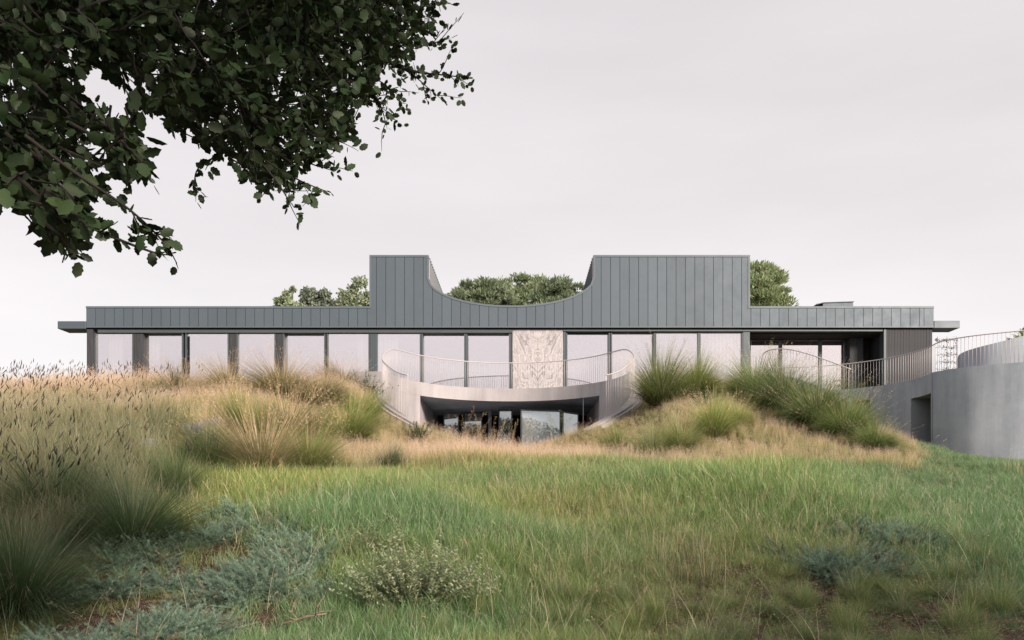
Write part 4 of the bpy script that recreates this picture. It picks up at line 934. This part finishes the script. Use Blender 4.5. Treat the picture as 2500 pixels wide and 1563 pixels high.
def yarrow():
    x, y, z = ground_px(925, 985); g = np.random.default_rng(3); vg = VG(); n = 16
    root = np.stack([g.uniform(-.6, .6, n), g.uniform(-.3, .3, n), np.zeros(n)], 1)
    tip, d = vg.blades(root, g.uniform(0, 6.28, n), g.uniform(0, .3, n), g.uniform(0, .4, n), g.uniform(.5, .75, n), 0.01, (0.15, .2, .08), (0.2, .24, .1), 3, rng=g)
    k = np.repeat(np.arange(n), 7); dd = np.stack([g.normal(0, 1, len(k)), g.normal(0, 1, len(k)), np.full(len(k), .2)], 1)
    v, t, c = place(*OAKL, tip[k]+g.normal(0, .015, (len(k), 3)), frames(dd, np.zeros(len(k))), np.full(len(k), 0.05), jit((0.62, 0.47, 0.06), len(k), .2, g)); vg.add(v, t, c)
    tag(link('yellow_flowers', vg.mesh('yellow_flowers', M['veg']), None, (x, y, z)), 'small yellow flowers on thin stems left of the concrete kerb', 'flower', None, 'thing')
yarrow()
# paving slabs of a stepped path, half hidden in the grass
for px_, py_, w_, lb in ((505, 1040, 75, 'grey stone step among the foxtail grass, highest of the lower three'), (470, 1052, 85, 'grey stone step just below the highest of the lower three'),
                    (340, 1090, 110, 'grey stone step nearly hidden in tall grass at far left'), (705, 972, 110, 'pale stone step high on the left slope below the golden clumps')):
    x, y, z = ground_px(px_, py_); w = w_/F*y/2
    m = MB(); m.box(-w*0.65, w*0.65, -0.15, 0.3, -0.2, 0.05); o = m.build('stone_step', M['paving'], bevel=0.015); o.location = (x, y, z+0.10); o.rotation_euler = (0, 0, random.uniform(-0.15, 0.15))
    tag(o, lb, 'step', 'stone steps on the left slope', 'thing')
# dead branch and fallen leaves
def dead_branch():
    x, y, z = ground_px(745, 1545); m = MB(); g = random.Random(4)
    def grow(p, d, L, r, lev):
        pts = [p]
        for i in range(5):
            d = (d+Vector((g.uniform(-.25, .25), g.uniform(-.25, .25), g.uniform(-.1, .12)))).normalized(); p = p+d*L/5; pts.append(p)
            if lev < 2 and i in (1, 3): grow(p, (d+Vector((g.uniform(-.9, .9), g.uniform(-.7, .7), g.uniform(0, .4)))).normalized(), L*.55, r*.6, lev+1)
        m.tube(pts, r, 5, 0.4)
    grow(Vector((-0.28, 0, 0.05)), Vector((1, .1, .25)), 0.55, 0.013, 0); grow(Vector((0, 0.05, 0.05)), Vector((-.3, -.3, .2)), 0.3, 0.011, 1)
    o = m.build('dead_branch', M['drywood'], None, True); o.location = (x, y, z+0.03); tag(o, 'forked dry branch lying at the bottom edge left of the leafy shrub', 'branch', None, 'thing')
dead_branch()

# ------------------------------------------------------------------ trees behind the house
def far_tree(name, px0, px1, ptop, pbase, Y, kind, label, seed, nclus=60, per=120, group='trees behind the house'):
    g = np.random.default_rng(seed); cx = X((px0+px1)/2, Y); w = (X(px1, Y)-X(px0, Y))/2; zt = Z(ptop, Y); zb = Z(pbase, Y); gz = 4.2
    t = empty(name, (cx, Y, gz), label, 'tree', group); h = zt-zb
    m = MB(); lean = g.uniform(-0.4, 0.4)
    fork = Vector((lean*0.5, 0, (zb-gz)*0.75)); m.tube([(0, 0, -0.5), (lean*0.2, 0, (zb-gz)*0.4), fork], 0.32, 8, 0.7); m.build('trunk', M['bark'], None, True).parent = t
    ph = g.uniform(0, 6.28, 4)
    def rad(a): return 1+0.12*math.sin(3*a+ph[0])+0.10*math.sin(5*a+ph[1])
    cen = []
    while len(cen) < nclus:
        a = g.uniform(0, 6.28); q = math.sqrt(g.uniform(0.0, 1)); u = g.uniform(0, 1)
        if kind == 'pine': zz = u*math.sqrt(max(0, 1-(q*0.96)**2.2)); q2 = q*0.9
        else: zz = u*math.sqrt(max(0, 1-q**2))*g.uniform(0.5, 1.06); q2 = q*0.92
        cen.append((w*q2*math.cos(a)*rad(a), w*q2*math.sin(a)*rad(a)*0.8, zb-gz+h*zz*0.94))
    cen = np.array(cen); mb = MB()
    for c in cen[::2]:
        c = Vector(c); mid = fork.lerp(c, 0.5)+Vector((g.uniform(-.2, .2), g.uniform(-.2, .2), -0.12*h)); mb.tube([fork, mid, c], 0.085, 5, 0.25)
    mb.build('limbs', M['bark'], None, True).parent = t
    vg = VG(); k = np.repeat(np.arange(nclus), per); n = len(k); off = g.normal(0, 1, (n, 3)); off /= np.linalg.norm(off, axis=1, keepdims=True)
    cr = ((0.20 if kind == 'pine' else 0.17)*w*g.uniform(0.6, 1.3, nclus))[k][:, None]
    if kind == 'pine':
        off[:, 2] = np.abs(off[:, 2])*0.75-0.15; pos = cen[k]+off*cr*g.uniform(0.45, 1.25, (n, 1)); dd = off+g.normal(0, .4, (n, 3))+[0, 0, .5]
        cc = jit((0.24, 0.31, 0.18), n, 0.3, g); v, t3, c = place(SLIVER[0]*np.array([1, 1.6, 1]), SLIVER[1], pos, frames(dd, g.uniform(0, 6.28, n)), g.uniform(0.25, 0.5, n), cc)
    else:
        pos = cen[k]+off*cr*g.uniform(0.3, 1.3, (n, 1))**1.0; dd = g.normal(0, 1, (n, 3)); cc = jit((0.27, 0.33, 0.22), n, 0.3, g); v, t3, c = place(OAKL[0], OAKL[1], pos, frames(dd, g.uniform(0, 6.28, n)), g.uniform(0.16, 0.30, n), cc)
    vg.add(v, t3, c); o = bpy.data.objects.new('crown', vg.mesh('crown', M['veg'])); C.objects.link(o); o.parent = t; return t
far_tree('oak_tree', 655, 745, 683, 790, 60, 'oak', 'open crowned oak behind the roof, furthest left', 1, 90, 110)
far_tree('oak_tree', 722, 835, 676, 790, 62, 'oak', 'oak behind the roof between the leftmost oak and the metal tower', 2, 110, 110)
far_tree('oak_tree', 812, 950, 668, 790, 58, 'oak', 'oak partly hidden behind the left metal tower', 3, 120, 110)
far_tree('pine_tree', 1090, 1260, 684, 790, 66, 'pine', 'broad pine crown at the left inside the roof scoop', 4, 100, 190, 'pines seen through the roof scoop')
far_tree('pine_tree', 1170, 1370, 671, 790, 70, 'pine', 'tallest pine crown in the middle of the roof scoop', 5, 140, 190, 'pines seen through the roof scoop')
far_tree('pine_tree', 1280, 1450, 686, 790, 64, 'pine', 'pine crown at the right inside the roof scoop', 6, 100, 190, 'pines seen through the roof scoop')
far_tree('pine_tree', 1735, 1932, 636, 800, 60, 'pine', 'round headed pine rising beside the right metal tower', 7, 190, 190)
far_tree('oak_tree', 2440, 2640, 768, 900, 40, 'oak', 'small tree above the parapet at the right edge', 8, 90, 70)
# espaliered climber on a trellis right of the house
def espalier():
    a = at(2312, 890, 31.5); t = empty('espalier_plant', (a.x, a.y, FLOOR), 'thin climbing plant on a wire trellis behind the railing', 'plant')
    g = np.random.default_rng(5); m = MB(); w, h = X(2340, 31.5)-X(2285, 31.5), Z(822, 31.5)-FLOOR
    for k in range(6): m.tube([(-w/2, 0, 0.15+h*k/6), (w/2, 0, 0.15+h*k/6)], 0.006, 5)
    for s in (-1, 0, 1): m.tube([(s*w*0.42, 0, 0), (s*w*0.42, 0, h)], 0.010, 5)
    m.build('trellis', M['drywood']).parent = t
    vg = VG(); n = 700; pos = np.stack([g.uniform(-w/2, w/2, n)*0.95, g.normal(0, .05, n), 0.15+h*g.integers(0, 6, n)/6+g.normal(0, .05, n)], 1)
    pos = pos[(np.abs(pos[:, 0]) < w*0.22) | (g.uniform(0, 1, n) < 0.5)]; n = len(pos)
    v, t3, c = place(*OAKL, pos, frames(g.normal(0, 1, (n, 3)), g.uniform(0, 6, n)), g.uniform(.03, .07, n), jit((0.12, 0.12, 0.08), n, .3, g)); vg.add(v, t3, c)
    o = bpy.data.objects.new('foliage', vg.mesh('foliage', M['veg'])); C.objects.link(o); o.parent = t; o['kind'] = 'stuff'
espalier()

# ------------------------------------------------------------------ the oak over the camera
oak = empty('oak_tree', (-5.5, -2.2, float(H(-5.5, -2.2))), 'dark spreading oak whose leafy branches hang over the top left', 'tree')
g = np.random.default_rng(77)
m = MB(); m.tube([(-5.5, -2.2, -1.9), (-5.3, -2.1, 0.0), (-4.9, -1.7, 1.6), (-4.3, -1.2, 2.6)], 0.42, 12, 0.6); m.build('trunk', M['bark'], oak, True)
P_LEFT = [(-200, -120), (330, -120), (300, 60), (225, 140), (180, 190), (205, 245), (330, 262), (352, 330), (352, 425), (300, 430), (270, 395), (232, 425), (250, 470), (195, 490), (225, 545), (180, 600), (130, 600), (100, 555), (40, 505), (-200, 480)]
P_MID = [(240, -120), (1075, -120), (1055, 60), (1010, 120), (950, 160), (905, 225), (870, 265), (845, 335), (790, 365), (740, 400), (705, 440), (640, 450), (585, 440), (570, 395), (515, 355), (450, 335), (395, 290), (345, 245), (262, 170), (215, 120)]
leafP, leafD, leafS, leafR = [], [], [], []
twigs = MB()
def to_px(p): return VX+F*p[0]/p[1], HY-F*p[2]/p[1]
def twig(p, d, L, nl, leaf, r=0.004, poly=None, spread=1.0):
    p = np.array(p, float); d = np.array(d, float); d /= np.linalg.norm(d); pts = [p.copy()]; st = L/nl
    for i in range(nl):
        d = d+g.normal(0, 0.10, 3)+np.array([0, 0, -0.015]); d /= np.linalg.norm(d); p = p+d*st
        if poly is not None:
            qx, qy = to_px(p)
            if not inpoly(np.array([qx]), np.array([qy]), poly)[0]: break
        pts.append(p.copy())
        for _ in range(1 if g.uniform() < 0.6 else 2):
            o = g.normal(0, 1, 3)*spread; dd = d*0.55+o*0.65; leafP.append(p+o*0.006); leafD.append(dd); leafS.append(leaf*g.uniform(0.6, 1.15)); leafR.append(g.uniform(0, 6.28))
    if len(pts) > 2: twigs.tube(pts, r, 4, 0.4)
def region(poly, n, dep, leaf, Lr):
    pxs = [q[0] for q in poly]; pys = [q[1] for q in poly]; c = 0
    while c < n:
        a, b = g.uniform(min(pxs), max(pxs)), g.uniform(min(pys), max(pys))
        if not inpoly(np.array([a]), np.array([b]), poly)[0]: continue
        if b > -20 and vnoise(np.array([a]), np.array([b]), 0.022, 55)[0] > 0.42-0.5*(leaf > 0.06): continue
        Yd = dep(a, b)*g.uniform(0.82, 1.25); p = at(a, b, Yd)
        twig(p, (g.normal(0.5, 0.6), g.normal(0, 0.7), g.normal(-0.35, 0.6)), g.uniform(*Lr), int(g.integers(7, 14)), leaf, poly=poly); c += 1
region(P_LEFT, 380, lambda a, b: np.interp(b, [0, 600], [2.7, 2.0]), 0.047, (0.15, 0.32))
region(P_MID, 640, lambda a, b: np.interp(a, [250, 1000], [2.8, 4.0]), 0.05, (0.18, 0.4))
region([(-200, -120), (330, -120), (300, 40), (190, 150), (150, 300), (230, 330), (200, 470), (60, 480), (-200, 450)], 150, lambda a, b: 4.2, 0.075, (0.3, 0.6))
region([(300, -120), (980, -120), (900, 100), (760, 260), (640, 330), (520, 280), (400, 200)], 130, lambda a, b: 5.5, 0.075, (0.3, 0.6))
def branch(pts, r, side=0.0, leaf=0.045, every=0.05, sideL=0.12, tipn=6):
    """a drawn branch with alternate leaves and short side twigs"""
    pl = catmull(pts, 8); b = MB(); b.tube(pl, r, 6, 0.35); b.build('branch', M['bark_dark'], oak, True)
    acc = 0
    for q0, q1 in zip(pl[:-1], pl[1:]):
        acc += (q1-q0).length; d = np.array((q1-q0).normalized())
        if acc > every:
            acc = 0; o = g.normal(0, 1, 3); leafP.append(np.array(q1)); leafD.append(d*0.7+o*0.6); leafS.append(leaf*g.uniform(.65, 1.15)); leafR.append(g.uniform(0, 6.28))
            if g.uniform() < side: twig(q1, d*0.6+g.normal(0, 0.6, 3), sideL*g.uniform(.6, 1.3), int(g.integers(3, 7)), leaf*0.9, 0.0025)
    twig(pl[-1], d, 0.03, 2, leaf*0.7, 0.002)
A = lambda l, Y, dY=0.0: [at(px, py, Y+dY*i) for i, (px, py) in enumerate(l)]
branch(A([(60, 330), (180, 420), (300, 500), (370, 560), (410, 605), (430, 640)], 1.75, 0.06), 0.004, 0.5, 0.040, 0.035, 0.07)
branch(A([(40, 430), (120, 500), (200, 545), (290, 585), (370, 615), (400, 622)], 1.85, 0.05), 0.006, 0.4, 0.042, 0.035, 0.08)
branch(A([(60, 450), (120, 520), (150, 580), (165, 605)], 2.0), 0.005, 0.5, 0.042, 0.035, 0.07)
branch(A([(170, 300), (260, 350), (330, 400), (352, 425)], 2.1), 0.005, 0.7, 0.045, 0.035, 0.09)
branch(A([(560, 340), (520, 385), (485, 410), (475, 440), (478, 472)], 2.9), 0.004, 0.5, 0.042, 0.026, 0.08)
branch(A([(520, 250), (580, 330), (640, 400), (680, 450), (705, 490)], 2.9), 0.006, 0.7, 0.042, 0.026, 0.11)
branch(A([(580, 330), (660, 400), (730, 440), (790, 465)], 3.0), 0.005, 0.6, 0.042, 0.026, 0.10)
branch(A([(620, 300), (700, 370), (760, 400), (800, 413)], 3.1), 0.005, 0.6, 0.042, 0.026, 0.10)
branch(A([(650, 250), (740, 320), (810, 340), (858, 312)], 3.2), 0.005, 0.8, 0.042, 0.026, 0.12)
branch(A([(800, 120), (880, 190), (925, 250), (942, 300)], 3.7), 0.006, 0.7, 0.042, 0.026, 0.13)
branch(A([(780, 80), (900, 130), (1000, 172), (1070, 182), (1125, 188)], 3.9), 0.007, 0.7, 0.042, 0.026, 0.13)
branch(A([(940, 140), (1010, 185), (1045, 215), (1075, 240)], 3.9), 0.004, 0.7, 0.038, 0.026, 0.10)
branch(A([(860, 60), (960, 100), (1030, 112), (1080, 98)], 4.0), 0.006, 0.8, 0.042, 0.026, 0.14)
branch(A([(800, 40), (920, 50), (1010, 25), (1060, 5)], 4.0), 0.006, 0.9, 0.042, 0.026, 0.15)
branch(A([(850, 150), (930, 200), (975, 235)], 3.8), 0.004, 0.8, 0.042, 0.026, 0.12)
# limbs from the trunk into the frame
fork = Vector((-4.3, -1.2, 2.6))
for pts, r in (([fork, (-3.2, 0.5, 2.9), at(-60, 40, 2.9), at(-60, 300, 2.2)], 0.03), ([fork, (-3.6, 1.0, 3.1), at(250, -60, 3.1), at(520, 120, 3.1), at(620, 300, 3.0)], 0.06),
               ([fork, (-2.6, 1.4, 3.3), at(480, -80, 3.6), at(700, 40, 3.8), at(860, 80, 3.9)], 0.055), ([fork, (-4.6, 0.8, 2.4), at(-160, 200, 2.6), at(40, 430, 1.9)], 0.02),
               ([fork, (-2.0, -2.0, 4.2), (1.5, -3.0, 5.2), (4.5, -3.2, 5.6)], 0.12), ([fork, (-5.5, 1.0, 4.0), (-7.0, 3.5, 5.0)], 0.11), ([fork, (-3.5, -4.0, 4.0), (-1.0, -6.0, 5.0)], 0.12)):
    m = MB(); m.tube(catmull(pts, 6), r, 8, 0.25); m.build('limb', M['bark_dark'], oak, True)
# crown above and behind the camera, out of the picture
n = 42000
P = np.stack([g.normal(0, 1, n), g.normal(0, 1, n), g.normal(0, 1, n)], 1); P /= np.linalg.norm(P, axis=1, keepdims=True); P *= g.uniform(0.45, 1.0, (n, 1))**0.5
P = P*np.array([7.2, 6.5, 2.6])+np.array([-2.9, -2.2, 5.2]); cl = vnoise(P[:, 0]+P[:, 2], P[:, 1]-P[:, 2], 1.6, 12) > -0.35
P = P[cl & (P[:, 2] > 2.4)]
infr = (P[:, 1] > 0.3) & (np.abs((VX+F*P[:, 0]/np.maximum(P[:, 1], .3))-1250) < 1400) & ((HY-F*P[:, 2]/np.maximum(P[:, 1], .3)) > -60)
P = P[~infr]; n = len(P)
off_v, off_t, off_c = place(*OAKL, P, frames(g.normal(0, 1, (n, 3)), g.uniform(0, 6.28, n)), g.uniform(0.08, 0.17, n), jit((0.05, 0.075, 0.03), n, .3, g))
LP, LD, LS, LR = np.array(leafP), np.array(leafD), np.array(leafS), np.array(leafR)
Rm = frames(LD, LR); qx, qy = VX+F*LP[:, 0]/LP[:, 1], HY-F*LP[:, 2]/LP[:, 1]
vis = (qx > 0) & (qx < 2500) & (qy > 0) & (LP[:, 1] > 0.5); score = np.where(vis, LS/LP[:, 1], 0); order = np.argsort(-score); single = np.zeros(len(LP), bool); single[order[:300]] = True
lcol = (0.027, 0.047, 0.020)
lm = [npmesh('leaf', oak_leaf_template(8, s_)[0]*np.array([1, wd_, 1]), oak_leaf_template(8, s_)[1], M['leaf1'], np.tile(np.array(c_), (len(oak_leaf_template(8, s_)[0]), 1))) for s_, wd_, c_ in
      ((0.05, 1.0, (0.028, 0.05, 0.021)), (0.035, 1.15, (0.034, 0.062, 0.024)), (0.06, 0.9, (0.024, 0.042, 0.02)))]
for i in np.where(single)[0]:
    o = bpy.data.objects.new('leaf', lm[i % 3]); C.objects.link(o); o.parent = oak
    Mx = Matrix(Rm[i].tolist()).to_4x4(); Mx.translation = Vector(LP[i])-oak.location; o.matrix_local = Mx @ Matrix.Scale(float(LS[i]), 4)
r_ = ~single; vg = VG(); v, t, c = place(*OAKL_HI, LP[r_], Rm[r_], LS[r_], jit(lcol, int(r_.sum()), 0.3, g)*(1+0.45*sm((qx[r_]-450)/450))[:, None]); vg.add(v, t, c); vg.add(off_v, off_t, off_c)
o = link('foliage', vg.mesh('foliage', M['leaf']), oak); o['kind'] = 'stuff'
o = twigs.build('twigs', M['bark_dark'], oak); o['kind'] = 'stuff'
print('oak leaves', len(LP), 'off', n)

# unseen second oak, added behind the camera to shade the right foreground
t2 = empty('oak_tree', (14.4, -4.8, float(H(14.4, -4.8))), 'added shade oak standing behind the camera on the right, outside the picture', 'tree')
m = MB(); m.tube([(14.4, -4.8, -2.6), (14.2, -4.8, 0.5), (13.9, -4.6, 2.6)], 0.35, 10, 0.6)
for e_ in ((11.5, -4, 5.5), (16.4, -3.5, 6), (14, -7.3, 6), (13, -2.2, 5.4)): m.tube(catmull([(13.9, -4.6, 2.5), ((13.9+e_[0])/2, (-4.8+e_[1])/2, 4.4), e_], 5), 0.13, 6, 0.3)
o = m.build('trunk', M['bark'], None, True); o.parent = t2; o.location = -t2.location
n = 10500; P = g.normal(0, 1, (n, 3)); P /= np.linalg.norm(P, axis=1, keepdims=True); P *= g.uniform(0.3, 1.0, (n, 1))**0.5; P = P*np.array([4.2, 3.6, 2.2])+np.array([14.0, -4.5, 5.9])
P = P[vnoise(P[:, 0]+P[:, 2], P[:, 1]-P[:, 2], 1.7, 3) > -0.3]; n = len(P); vg = VG(); v, t, c = place(*OAKL, P, frames(g.normal(0, 1, (n, 3)), g.uniform(0, 6.28, n)), g.uniform(0.12, 0.22, n), jit((0.05, 0.075, 0.03), n, .3, g)); vg.add(v, t, c)
o = bpy.data.objects.new('crown', vg.mesh('crown', M['leaf'])); C.objects.link(o); o.parent = t2; o.location = -t2.location; o['kind'] = 'stuff'
